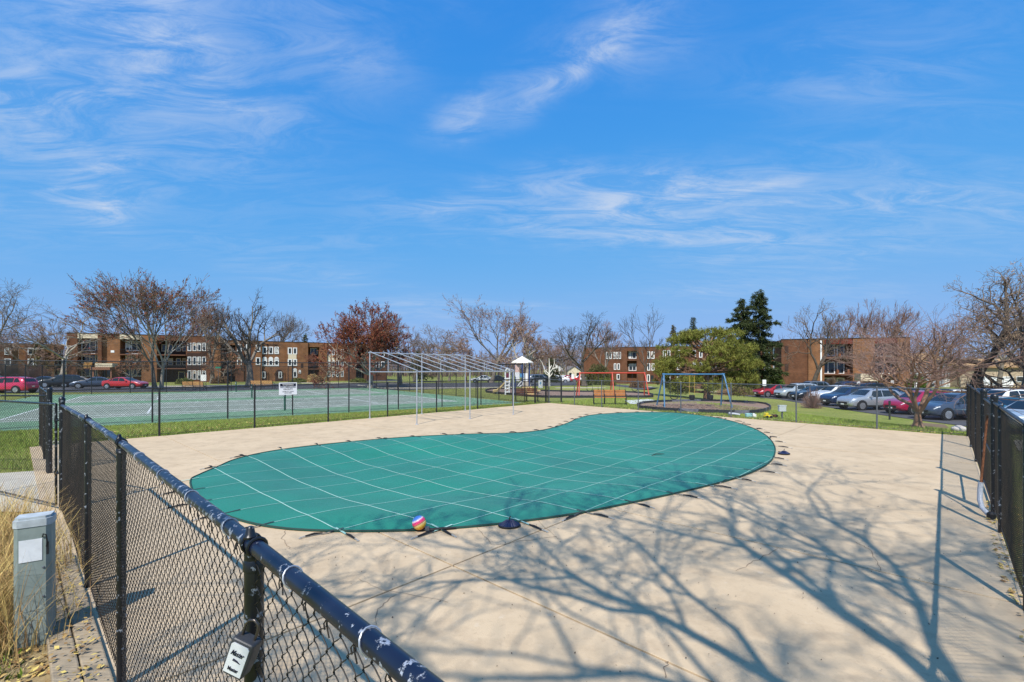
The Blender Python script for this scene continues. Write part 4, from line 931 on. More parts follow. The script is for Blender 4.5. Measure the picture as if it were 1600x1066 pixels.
p = gp(341, 601); th = thing('street_sign', 'small green street name plate on a pole by the drive', 'sign', p); q = MB(); q.tube([(0, 0, -.1), (0, 0, 2.9)], .035, 7); q.build('pole', M['galvgrey'], th); q = MB(); q.box(-.45, .45, -.02, .02, 2.62, 2.9); q.build('plate', mat('street sign green', (.02, .20, .12), .4, .4), th)
# ================================================================ BUILDINGS
def brick_mat(name, c1, c2, mortar=(.22, .17, .14)):
    m = bpy.data.materials.new(name); m.use_nodes = True; t, b = nodes_of(m); b.inputs['Roughness'].default_value = .9; b.inputs['Specular IOR Level'].default_value = .15
    cz = t.nodes.new('ShaderNodeTexCoord'); mp = t.nodes.new('ShaderNodeMapping'); mp.inputs['Rotation'].default_value = (R(90), 0, 0)
    sp = t.nodes.new('ShaderNodeSeparateXYZ'); t.links.new(cz.outputs['Object'], sp.inputs[0]); ad = t.nodes.new('ShaderNodeMath'); ad.operation = 'ADD'; t.links.new(sp.outputs[0], ad.inputs[0]); t.links.new(sp.outputs[1], ad.inputs[1])
    cb = t.nodes.new('ShaderNodeCombineXYZ'); t.links.new(ad.outputs[0], cb.inputs[0]); t.links.new(sp.outputs[2], cb.inputs[1])
    br = t.nodes.new('ShaderNodeTexBrick'); t.links.new(cb.outputs[0], br.inputs['Vector']); br.inputs['Color1'].default_value = (*c1, 1); br.inputs['Color2'].default_value = (*c2, 1); br.inputs['Mortar'].default_value = (*mortar, 1)
    br.inputs['Scale'].default_value = 1; br.inputs['Brick Width'].default_value = .25; br.inputs['Row Height'].default_value = .085; br.inputs['Mortar Size'].default_value = .009; br.inputs['Bias'].default_value = 0
    n = t.nodes.new('ShaderNodeTexNoise'); n.inputs['Scale'].default_value = .8; n.inputs['Detail'].default_value = 6; t.links.new(cz.outputs['Object'], n.inputs['Vector'])
    mr = t.nodes.new('ShaderNodeMapRange'); t.links.new(n.outputs[0], mr.inputs[0]); mr.inputs[1].default_value = .3; mr.inputs[2].default_value = .7; mr.inputs[3].default_value = .75; mr.inputs[4].default_value = 1.2
    mu = t.nodes.new('ShaderNodeMixRGB'); mu.blend_type = 'MULTIPLY'; mu.inputs[0].default_value = 1; t.links.new(br.outputs[0], mu.inputs[1]); t.links.new(mr.outputs[0], mu.inputs[2]); t.links.new(mu.outputs[0], b.inputs['Base Color'])
    MATS[name] = m; return m
bk1 = brick_mat('brown brick', (.160, .062, .026), (.105, .038, .017), (.15, .10, .075)); bk2 = brick_mat('orange brick', (.27, .115, .042), (.19, .078, .030), (.2, .14, .1))
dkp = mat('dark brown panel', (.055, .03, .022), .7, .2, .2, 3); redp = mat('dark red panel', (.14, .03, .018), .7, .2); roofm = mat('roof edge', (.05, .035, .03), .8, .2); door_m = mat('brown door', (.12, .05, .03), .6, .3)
WR_ = random.Random(31); BLIND = [mat('white blind', (.55, .54, .50), .7, .2), mat('grey curtain', (.26, .27, .28), .8, .2), mat('beige curtain', (.42, .34, .25), .8, .2)]
class Bld:
    """facade from pixel/depth a to pixel/depth b; local x along it, local y into the building"""
    def __init__(s, label, pa, da, pb, db, ztop, zbase, wallm, depth=14):
        s.A = Vector(((pa-CX)/F*da, da)); s.B = Vector(((pb-CX)/F*db, db)); d = s.B-s.A; s.L = d.length; s.d = d.normalized()
        s.th = thing('apartment_building', label, 'building', (s.A.x, s.A.y, zbase), math.atan2(d.y, d.x)); s.h = ztop-zbase; s.zb = zbase; s.wm = wallm; s.dep = depth
        s.win = {}
    def x(s, px):
        k = (px-CX)/F; return (k*s.A.y-s.A.x)/(s.d.x-k*s.d.y)
    def dpt(s, px): return s.A.y+s.d.y*s.x(px)
    def z(s, py, px): return H-(py-HZ)*s.dpt(px)/F-s.zb
    def solid(s, p0, p1, off=0, m=None, top=None, name='wall'):
        q = MB(); q.box(s.x(p0), s.x(p1), off, s.dep+off*.01, -.5, top or s.h); o = q.build(name, m or s.wm, s.th)
        q = MB(); q.box(s.x(p0)-.04, s.x(p1)+.04, off-.05, off+.35, (top or s.h)+.002, (top or s.h)+.14); q.build('roof_edge', roofm, s.th); return o
    def window(s, pc, pyc, w, h, off=0, frame=.12, m=None, mull=True, arch=False):
        x, z = s.x(pc), s.z(pyc, pc); key = (round(w, 2), round(h, 2), frame, mull, arch)
        if key not in s.win:
            q = MB(); q.box(-w/2, w/2, -.09, .03, -h/2, -h/2+frame); q.box(-w/2, w/2, -.09, .03, h/2-frame, h/2); q.box(-w/2, -w/2+frame, -.088, .03, -h/2+frame, h/2-frame); q.box(w/2-frame, w/2, -.088, .03, -h/2+frame, h/2-frame)
            if mull and w > 1.2: q.box(-frame*.4, frame*.4, -.08, .03, -h/2+frame, h/2-frame)
            if arch: q.lathe([(w/2, -.09), (w/2, .02)], 16, (0, 0, h/2-.05), 'y')
            fo = q.build('window', m or M['white'], s.th); g = MB(); g.box(-w/2+frame*.9, w/2-frame*.9, -.03, .025, -h/2+frame*.9, h/2-frame*.9); go_ = g.build('pane', M['glass'], fo); s.win[key] = (fo.data, go_.data); fo.location = (x, off-.01, z); return fo
        fd, gd = s.win[key]; fo = obj('window', fd, None, s.th); go_ = obj('pane', gd, None, fo); fo.location = (x, off-.01, z)
        if WR_.random() < .5:
            dz = (h-2*frame)*WR_.uniform(.2, .9); q = MB(); q.box(-w/2+frame, w/2-frame if WR_.random() < .7 else 0, -.034, -.028, h/2-frame-dz, h/2-frame); q.build('blind', BLIND[WR_.randrange(3)], fo)
        return fo
    def recess(s, p0, p1, floors, deep=1.8, m=None, cap=None, capm=None, rail=True, off=0):
        x0, x1 = s.x(p0), s.x(p1)
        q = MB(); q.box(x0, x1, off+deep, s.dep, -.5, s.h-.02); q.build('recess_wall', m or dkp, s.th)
        for z in floors: q = MB(); q.box(x0+.01, x1-.01, off-.12, off+deep-.01, z-.14, z+.08); q.build('balcony_slab', mat('balcony fascia', (.16, .075, .045), .8, .2), s.th)
        if rail:
            for z in floors:
                q = MB(); n = max(6, int((x1-x0)/.22))
                for k in range(n+1): xx = x0+.05+(x1-x0-.1)*k/n; q.box(xx-.012, xx+.012, off-.09, off-.06, z+.08, z+1.0)
                q.box(x0+.02, x1-.02, off-.10, off-.05, z+1.0, z+1.06); q.build('railing', iron, s.th)
        q = MB(); q.box(x0+.01, x1-.01, off-.02, off+.3, s.h-(cap or .8), s.h); q.box(x0+.01, x1-.01, off+.28, off+deep, s.h-.3, s.h-.02); q.build('parapet', capm or s.wm, s.th)
        q = MB(); q.box(x0-.02, x1+.02, off-.05, off+.35, s.h+.002, s.h+.14); q.build('roof_edge', roofm, s.th)

# left block
b1 = Bld('three-storey brown brick block with cream-topped balconies at far left', 104, 90, 345, 101, 9.4, -.35, bk1)
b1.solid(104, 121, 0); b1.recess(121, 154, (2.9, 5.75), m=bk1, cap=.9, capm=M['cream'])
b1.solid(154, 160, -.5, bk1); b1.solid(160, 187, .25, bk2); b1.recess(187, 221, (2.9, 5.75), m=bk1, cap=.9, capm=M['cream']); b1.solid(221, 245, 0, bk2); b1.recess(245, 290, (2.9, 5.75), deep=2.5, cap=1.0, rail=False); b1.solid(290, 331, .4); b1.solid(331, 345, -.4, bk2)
for (px, w, off) in ((135, 2.6, 1.8), (149, 1.1, 1.8), (210, 2.6, 1.8), (197, 1.1, 1.8)):
    for z, hh in ((540, 2.1), (559.5, 2.0), (582, 1.7)): b1.window(px, z, w, hh, off, .16)
for px in (295.5, 303.5, 311, 318.5):
    for py in (542, 564, 586): b1.window(px, py, .66, 1.75 if py != 586 else 1.9, .4, .11)
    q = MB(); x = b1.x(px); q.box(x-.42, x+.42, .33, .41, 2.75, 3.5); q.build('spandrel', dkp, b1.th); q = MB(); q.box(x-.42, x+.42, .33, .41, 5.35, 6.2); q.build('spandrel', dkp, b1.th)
for px in (252, 262, 275, 285): b1.window(px, 565, .9, 1.5, 2.5, .12, m=M['cream']); b1.window(px, 543, .9, 1.5, 2.5, .12)
b1.window(280, 587, 1.2, 1.6, 2.5, .12, m=M['cream'])
q = MB(); q.box(b1.x(158), b1.x(184), -3.2, .2, 3.15, 3.9); q.build('entrance_canopy', M['cream'], b1.th); q = MB(); q.box(b1.x(151), b1.x(181), -3.4, .1, 2.6, 3.12); q.build('canopy_fascia', mat('canopy timber', (.28, .13, .08), .8, .2), b1.th)
for px in (155, 182): q = MB(); x = b1.x(px); q.box(x-.1, x+.1, -3.2, -3.0, -.4, 2.6); q.build('canopy_post', MATS['canopy timber'], b1.th)
b1.window(166, 584, 1.6, 2.3, .25, .12, m=door_m); q = MB(); q.box(b1.x(172.5), b1.x(178), .19, .26, b1.z(551, 175), b1.z(547.5, 175)); q.build('house_number', M['white'], b1.th)
for i, px in enumerate((132, 139, 150)): q = MB(); x = b1.x(px); q.box(x-.3, x+.3, .3, .8, 2.98, 3.7); q.box(x-.3, x+.3, .75, .82, 3.7, 4.1); q.build('balcony_chair', mat('tan chair', (.5, .28, .08), .6, .3), b1.th)
# middle-left block
b2 = Bld('three-storey orange-brown brick block with white arched windows behind the sign', 345, 101.5, 605, 122, 8.75, -.45, bk2)
b2.recess(345, 368, (2.9, 5.6), deep=2.2, cap=1.0, rail=False); b2.solid(368, 381, 0, bk1); b2.solid(381, 396, .3, bk1); b2.solid(396, 409, -.2, bk2); b2.solid(409, 447, .4); b2.solid(447, 466, .1); b2.solid(466, 481, -.3); b2.recess(481, 499, (2.9, 5.5), deep=2.0, m=bk1, cap=1.0); b2.solid(499, 511, -.1); b2.solid(511, 539, .3); b2.solid(539, 556, -.1, bk1); b2.recess(556, 570, (2.9, 5.5), deep=2.2, cap=1.0, rail=False); b2.solid(570, 605, 0, bk1)
for px in (374, 388, 403):
    for py in (544, 564.5): b2.window(px, py, .9, 1.7, .3 if px == 388 else (0 if px == 374 else -.2), .17)
for px in (414, 423.5, 432.5):
    b2.window(px, 547.5, .95, 1.7, .4, .2); b2.window(px, 566, .95, 1.6, .4, .2, arch=True)
q = MB(); q.box(b2.x(409.5), b2.x(436), .30, .41, b2.z(572.2, 423), b2.z(571, 423)); q.build('sill_band', M['white'], b2.th)
for px in (410.5, 436.5):
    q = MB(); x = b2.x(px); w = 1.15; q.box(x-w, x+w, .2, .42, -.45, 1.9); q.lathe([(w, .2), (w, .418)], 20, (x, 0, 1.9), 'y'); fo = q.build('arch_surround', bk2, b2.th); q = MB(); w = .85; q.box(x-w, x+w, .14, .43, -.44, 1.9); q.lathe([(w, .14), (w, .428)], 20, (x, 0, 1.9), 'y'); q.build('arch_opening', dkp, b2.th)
    b2.window(px+1.5, 586, .7, 1.5, .14, .12)
for px in (453, 461):
    for py in (548.5, 566.5): b2.window(px, py, .9, 1.6, .1, .2)
q = MB(); q.box(b2.x(450.3), b2.x(463.3), .02, .11, b2.z(562, 457), b2.z(553, 457)); q.build('cream_panel', M['cream'], b2.th)
b2.window(461, 584, .9, 1.8, .1, .18, arch=True); b2.window(468, 581.5, .5, .6, -.3, .1, arch=True); q = MB(); x = b2.x(471.5); q.box(x-.25, x+.25, -.36, -.28, 3.2, 4.2); q.build('slot_window', dkp, b2.th)
b2.window(493, 548.5, 1.6, 1.6, 2.0, .16); b2.window(490, 566, 2.0, 1.9, 2.0, .14, m=mat('grey blind', (.35, .35, .36), .6, .3)); b2.window(488, 585, 1.4, 1.8, 2.0, .12, m=door_m)
for px in (514.5, 521, 528, 535):
    for py in (550.5, 568, 584.5): b2.window(px, py, .62, 1.45, .3, .13)
    q = MB(); x = b2.x(px); q.box(x-.36, x+.36, .23, .31, b2.z(564, px), b2.z(555.5, px)); q.build('cream_panel', M['cream'], b2.th); q = MB(); q.box(x-.36, x+.36, .23, .31, b2.z(580, px), b2.z(573, px)); q.build('cream_panel', M['cream'], b2.th)
for px in (561, 566): b2.window(px, 585, .9, 1.6, 2.2, .1, m=M['cream'])
for px in (580, 590, 598):
    for py in (553, 569.5): b2.window(px, py, .9, 1.5, 0, .15)
# far-left block behind the trees
b0 = Bld('brick block half hidden behind bare trees at the left edge', -90, 98, 100, 112, 8.2, -.4, bk1)
b0.solid(-90, 20, 0); b0.solid(20, 40, .4, bk2); b0.solid(40, 72, 0); b0.solid(72, 84, -.4, bk2); b0.recess(84, 100, (2.9, 5.4), cap=1.0)
for px in (-40, -10, 12, 48, 60):
    for py in (549, 566, 583): b0.window(px, py, 1.0, 1.6, 0, .15)
for py in (548, 565, 582): b0.window(92, py, 1.5, 1.7, 1.8, .15)
# middle block
b3 = Bld('three-storey dark brown brick block between the swings and the pine', 912, 121, 1110, 112, 7.9, -1.0, bk1)
b3.solid(912, 944, 0); b3.solid(944, 971, .3); b3.solid(971, 980, -.3); b3.recess(980, 995, (2.9, 5.7), deep=1.2, m=bk1, cap=.9); b3.solid(995, 1008, -.3); b3.solid(1008, 1027, .2); b3.solid(1027, 1075, -.1); b3.solid(1075, 1110, .2)
for px in (948.5, 954, 959.5, 964, 968.5): b3.window(px, 555.5, .54, 1.75, .3, .13)
for px in (961, 966.5): b3.window(px, 573, .62, 1.6, .3, .15)
b3.window(966, 589, .8, 1.4, .3, .17); b3.window(988, 555, 1.9, 1.8, 1.2, .16); b3.window(988, 574, 1.9, 1.8, 1.2, .16); b3.window(984, 554, .7, 1.8, 1.19, .3)
for px in (1013.6, 1020.2):
    for py in (555, 573.5): b3.window(px, py, .72, 1.8, .2, .17)
b3.window(1013, 591, .72, 1.8, .2, .17); b3.window(1019, 592, .9, 1.9, .2, .1, m=door_m)
for px in (1038, 1045, 1060, 1085, 1095):
    for py in (553, 572, 590): b3.window(px, py, .72, 1.8, -.1 if px < 1075 else .2, .17)
q = MB(); q.box(b3.x(960), b3.x(964.5), 2, 3, b3.h, b3.h+.75); q.build('chimney', dkp, b3.th)
# right block
b4a = Bld('receding brick wing with white strip windows behind the conifers', 1120, 104, 1221, 82, 7.3, -1.2, bk1, 10)
b4a.solid(1120, 1189, 0); b4a.recess(1189, 1217, (), deep=.5, m=redp, cap=.8, rail=False); b4a.solid(1217, 1221, -.05, bk2)
for px in (1193, 1200, 1207, 1213.5):
    for py in (550.5, 574): b4a.window(px, py, .95, 2.2, .5, .24)
    q = MB(); x = b4a.x(px+3.4); q.box(x-.1, x+.1, .2, .5, -.5, b4a.h-.8); q.build('mullion', bk2, b4a.th)
for px in (1135, 1150, 1172):
    for py in (552, 573): b4a.window(px, py, .9, 1.8, 0, .15)
b4 = Bld('three-storey brown brick block with balconies and cream canopy behind the right car park', 1221, 80, 1421, 74.5, 7.45, -1.2, bk2, 15)
b4.solid(1221, 1262, 0, bk1); b4.solid(1262, 1287, -.35, bk2); b4.recess(1287, 1332, (2.75, 5.5), deep=1.7, m=bk1, cap=.85, capm=redp); b4.solid(1332, 1366, -.2); b4.recess(1366, 1401, (2.75, 5.5), deep=1.7, m=bk1, cap=.85, capm=redp); b4.solid(1401, 1421, -.3)
for py in (545.5, 573.5): q = MB(); x = b4.x(1229); q.box(x-.28, x+.28, -.05, .02, b4.z(py+6, 1229), b4.z(py-5, 1229)); q.build('slot_window', dkp, b4.th)
q = MB(); x = b4.x(1281.5); q.box(x-.11, x+.11, -.5, -.36, -.5, b4.h-.2); q.build('downpipe', M['white'], b4.th)
for (px, w) in ((1299, 2.1), (1319, 1.15), (1378, 2.1), (1394, 1.15)):
    for py, hh in ((547, 2.0), (575, 2.1), (600, 2.0)): b4.window(px, py, w, hh, 1.7, .17)
q = MB(); q.box(b4.x(1334), b4.x(1366), -2.8, -.22, b4.z(595, 1350), b4.z(583.5, 1350)); q.build('entrance_canopy', M['cream'], b4.th)
for px in (1335.5, 1364.5): q = MB(); x = b4.x(px); q.box(x-.2, x+.2, -2.7, -2.3, -.5, b4.z(595.2, 1350)); q.build('canopy_post', bk2, b4.th)
for i, (px, py) in enumerate(((1310, 578), (1327, 584), (1313, 552), (1385, 585))): q = MB(); x = b4.x(px); q.lathe([(.16, 0), (.22, .45), (.12, .7)], 8, (x, .35, (2.84 if py > 570 else 5.59))); q.build('planter', mat('terracotta', (.3, .12, .06), .8, .2), b4.th)
# low house far right
lh = thing('house', 'low grey house with tan roof behind the bare trees at right', 'house', (*atd(1415, 88).xy, -1.2), R(2)); k_ = 88/F
def hx(px): return (px-1415)*k_
def hz(py): return H-(py-HZ)*k_+1.2
sid = mat('grey siding', (.36, .38, .39), .8, .2, .08, 3); rfm = mat('tan shingle', (.38, .24, .12), .9, .1, .25, 2); sid2 = mat('tan siding', (.45, .35, .24), .8, .2, .1, 3)
q = MB(); q.box(hx(1415), hx(1478), 0, 9, -.5, hz(562)); q.build('wall', sid, lh); q = MB(); q.box(hx(1490), hx(1720), -1.5, 9, -.5, hz(574)); q.build('wall', sid2, lh); q = MB(); q.box(hx(1478), hx(1490), .4, 9, -.5, hz(566)); q.build('wall', M['white'], lh)
def gable(x0, x1, y0, y1, z0, z1, m, name='roof'):
    q = MB(); yc = (y0+y1)/2; q._add([(x0, y0, z0), (x1, y0, z0), (x1, y1, z0), (x0, y1, z0), (x0+.3, yc, z1), (x1-.3, yc, z1), (x0, y0, z0-.2), (x1, y0, z0-.2), (x1, y1, z0-.2), (x0, y1, z0-.2)], [(0, 1, 5, 4), (1, 2, 5), (2, 3, 4, 5), (3, 0, 4), (6, 7, 1, 0), (7, 8, 2, 1), (8, 9, 3, 2), (9, 6, 0, 3)]); q.build(name, m, lh)
gable(hx(1412), hx(1482), -.6, 9.5, hz(561), hz(551), rfm); gable(hx(1486), hx(1725), -2.1, 9.5, hz(573), hz(560), rfm)
for (a, b_, c, d) in ((1423, 1431, 560, 575), (1440, 1448, 563, 578), (1507, 1518, 566, 577), (1580, 1594, 588, 597)):
    q = MB(); yo = 0 if a < 1490 else -1.5; cz_ = min(hz(c), hz(562) - .05 if a < 1490 else hz(575)); q.box(hx(a), hx(b_), yo-.08, yo+.02, hz(d), cz_); fo = q.build('window', M['white'], lh); q = MB(); q.box(hx(a)+.12, hx(b_)-.12, yo-.10, yo-.07, hz(d)+.12, cz_-.12); q.build('pane', M['glass'], fo)
q = MB(); q.box(hx(1522), hx(1575), -1.62, -1.48, .2, 2.2); q.build('garage_door', M['white'], lh)
# far houses down the drive
for i, (px, d, w, h1, h2) in enumerate(((868, 190, 9, 3.2, 5.6), (884, 205, 8, 3.0, 5.2), (897, 180, 6, 3.0, 4.8))):
    p = atd(px, d); hh_ = thing('house', ['far white gabled house left of the white tree', 'far white gabled house right of the white tree', 'far small cream house beside the middle block'][i], 'house', p, R(10*i-8), 'far houses down the drive')
    q = MB(); q.box(-w/2, w/2, 0, 8, -.5, h1); q._add([(-w/2, 0, h1), (w/2, 0, h1), (0, 0, h2)], [(0, 1, 2)]); q.build('wall', M['white'] if i < 2 else M['cream'], hh_)
    q = MB(); q._add([(-w/2-.4, -.4, h1-.2), (0, -.4, h2+.15), (0, 8.4, h2+.15), (-w/2-.4, 8.4, h1-.2), (w/2+.4, -.4, h1-.2), (w/2+.4, 8.4, h1-.2)], [(0, 1, 2, 3), (1, 4, 5, 2)]); q.build('roof', mat('grey shingle', (.20, .18, .17), .9, .1), hh_)
    for x in (-w/4, w/4): q = MB(); q.box(x-.5, x+.5, -.06, .02, 1.0, 2.3); q.build('window', M['glass'], hh_)
# ================================================================ TREES AND SHRUBS
def bark(name, c1, c2): return mat(name, c1, .9, .1, color2=c2, vscale=3, bump=.6, bscale=14, detail=8)
bk_grey = bark('grey bark', (.14, .115, .09), (.25, .215, .17)); bk_dark = bark('dark bark', (.07, .055, .043), (.14, .115, .09)); bk_pale = bark('pale bark', (.30, .25, .19), (.42, .37, .30)); bk_red = bark('reddish bark', (.24, .13, .08), (.34, .22, .15)); bk_white = bark('white bark', (.62, .57, .50), (.74, .70, .62))
tw_tan = mat('tan twig', (.20, .145, .105), .9, .1, island=.25); tw_pink = mat('pinkish twig', (.26, .165, .135), .9, .1, island=.25); tw_dark = mat('dark twigs', (.085, .066, .05), .9, .1, island=.25); tw_grey = mat('grey twig', (.17, .14, .12), .9, .1, island=.25); tw_red = mat('red-brown twig', (.20, .085, .055), .9, .1, island=.3)
lf_red = mat('red bud', (.22, .055, .03), .8, .2, island=.5); lf_rust = mat('rust leaf', (.30, .12, .06), .8, .2, island=.45); lf_tan = mat('tan seed pod', (.28, .18, .11), .8, .2, island=.4)
def grow(seed, counts, ratio=.62, theta=42, up=.12, gnarl=.22, limbs=4, trunk=.25, stems=1, stem_spread=.12, K=(7, 6, 5, 4, 3, 2), t0=.3, taper=.55):
    rr = np.random.RandomState(seed)
    n = stems; P = np.zeros((n, 3)); P[:, :2] = rr.normal(0, .01 if n > 1 else 0, (n, 2))
    D = np.zeros((n, 3)); D[:, 2] = 1; D[:, :2] = rr.normal(0, stem_spread, (n, 2)); D /= np.linalg.norm(D, axis=1)[:, None]
    L = np.full(n, trunk*1.0)*rr.uniform(.85, 1.15, n); r = np.full(n, .022 if n == 1 else .016); levels = []
    for lev in range(len(counts)+1):
        k = K[min(lev, len(K)-1)]; pts = [P.copy()]; dirs = [D.copy()]; d = D.copy(); p = P.copy()
        for s in range(k):
            d = d+rr.normal(0, gnarl*(.35 if lev == 0 else 1), d.shape)/math.sqrt(k)*1.3; d[:, 2] += up/k*(1 if lev else 0); d /= np.linalg.norm(d, axis=1)[:, None]; p = p+d*(L/k)[:, None]; pts.append(p.copy()); dirs.append(d.copy())
        A = np.stack(pts, 1); DD = np.stack(dirs, 1); rad = r[:, None]*np.linspace(1, taper, k+1)[None, :]
        if lev == 0: rad = rad*np.array([1.45, 1.12]+[1]*(k-1))[None, :]
        levels.append((A, rad))
        if lev == len(counts): break
        c = counts[lev]; n = len(P); idx = np.repeat(np.arange(n), c)
        if lev == 0: t = rr.uniform(.72, 1.0, n*c) if limbs else rr.uniform(t0, 1, n*c)
        else: t = (np.tile(np.arange(c), n)+rr.uniform(.1, .9, n*c))/c*(1-t0)+t0
        t[np.arange(0, n*c, c)] = 1.0
        f = t*k; i0 = np.minimum(f.astype(int), k-1); fr = f-i0
        P = A[idx, i0]*(1-fr)[:, None]+A[idx, i0+1]*fr[:, None]; Dp = DD[idx, i0]
        rnd = rr.normal(0, 1, Dp.shape); perp = rnd-Dp*(rnd*Dp).sum(1)[:, None]; perp /= np.linalg.norm(perp, axis=1)[:, None]+1e-9
        if lev == 0:
            a = np.arange(n*c)*2*np.pi/c*1.0+rr.uniform(-.5, .5, n*c); perp = np.stack([np.cos(a), np.sin(a), np.zeros(n*c)], 1)
        th = np.radians(rr.normal(theta, theta*.28, n*c)); th[np.arange(0, n*c, c)] *= .35
        D = Dp*np.cos(th)[:, None]+perp*np.sin(th)[:, None]; D /= np.linalg.norm(D, axis=1)[:, None]
        if lev == 0: L = rr.uniform(.75, 1.15, n*c)*.36
        else: L = L[idx]*ratio*rr.uniform(.65, 1.25, n*c)*(1.15-.35*t)
        r = np.interp(t, [0, 1], [1, taper])*r[idx]*(rr.uniform(.55, .78, n*c)); r[np.arange(0, n*c, c)] *= 1.25
    return levels
def tree(name, label, loc, Ht, Rd, bark_m, twig_m, seed, counts=(4, 5, 5, 5, 4), leaf=None, nleaf=0, lsize=.08, trunk_r=None, twig_min=.008, group=None, rz=0, split=3, cat='tree', squash=None, asym=None, **kw):
    lv = grow(seed, counts, **kw); allp = np.concatenate([a.reshape(-1, 3) for a, _ in lv])
    zmax = np.percentile(allp[:, 2], 99.7); c = 0
    rad = np.percentile(np.abs(allp[:, 0]), 98.5); sz = Ht/zmax; sr = Rd/rad
    th = thing(name, label, cat, loc, rz, group); S = np.array([sr, sr, sz]); tr = trunk_r or Ht*.026
    sets = [[], []]; base = [0, 0]
    rs = tr/.022 if kw.get('stems', 1) == 1 else tr/.016
    for i, (A, rad_) in enumerate(lv):
        A2 = A*S
        if asym: A2[:, :, 0] += asym[0]*(A2[:, :, 2]/Ht)**1.3; A2[:, :, 1] += asym[1]*(A2[:, :, 2]/Ht)**1.3
        rr_ = np.maximum(rad_*rs, twig_min); k = 0 if i < split else 1
        sd = (12, 8, 6, 4, 3, 3)[min(i, 5)] if Ht > 3 else 4
        v, q = tubes_np(A2, rr_, sd) if True else None
        sets[k].append((v, q+base[k])); base[k] += len(v)
        last = A2
    tm = obj('trunk', np_mesh('trunk', np.concatenate([x for x, _ in sets[0]]), np.concatenate([y for _, y in sets[0]])), bark_m, th); tm.data.polygons.foreach_set('use_smooth', [True]*len(tm.data.polygons))
    Vv = np.concatenate([x for x, _ in sets[1]]); Qv = np.concatenate([y for _, y in sets[1]]); nq = len(Qv); ms = [twig_m]
    if leaf and nleaf:
        r_ = np.random.RandomState(seed+1); n, k, _ = last.shape; ii = r_.randint(0, n, nleaf); t = r_.uniform(0, 1, nleaf)[:, None]; p = last[ii, 0]*(1-t)+last[ii, -1]*t
        p = p+r_.normal(0, lsize*.6, p.shape); a = r_.normal(0, 1, p.shape); a /= np.linalg.norm(a, axis=1)[:, None]; b2 = np.cross(a, r_.normal(0, 1, p.shape)); b2 /= np.linalg.norm(b2, axis=1)[:, None]; s = (lsize*r_.uniform(.5, 1.2, nleaf))[:, None]
        Vl = np.stack([p-a*s, p-b2*s*.55, p+a*s, p+b2*s*.55], 1).reshape(-1, 3); Ql = np.arange(nleaf*4).reshape(-1, 4)+len(Vv); Vv = np.concatenate([Vv, Vl]); Qv = np.concatenate([Qv, Ql]); ms.append(leaf)
    me = np_mesh('crown', Vv, Qv); co = obj('crown', me, ms, th)
    if len(ms) > 1:
        mi = np.zeros(len(Qv), dtype=np.int32); mi[nq:] = 1; me.polygons.foreach_set('material_index', mi)
    return th
def tp(px, py, d=None): return atd(px, d) if d else gp(px, py)
def th_(px, base, top, half, d=None):
    p = tp(px, base, d); s = p.y/F; return p, zat(top, p.y)-p.z, half*s
OPEN = dict(theta=40, up=.10, gnarl=.30, ratio=.66, trunk=.30)
UPR = dict(theta=30, up=.22, gnarl=.20, ratio=.66, trunk=.26)
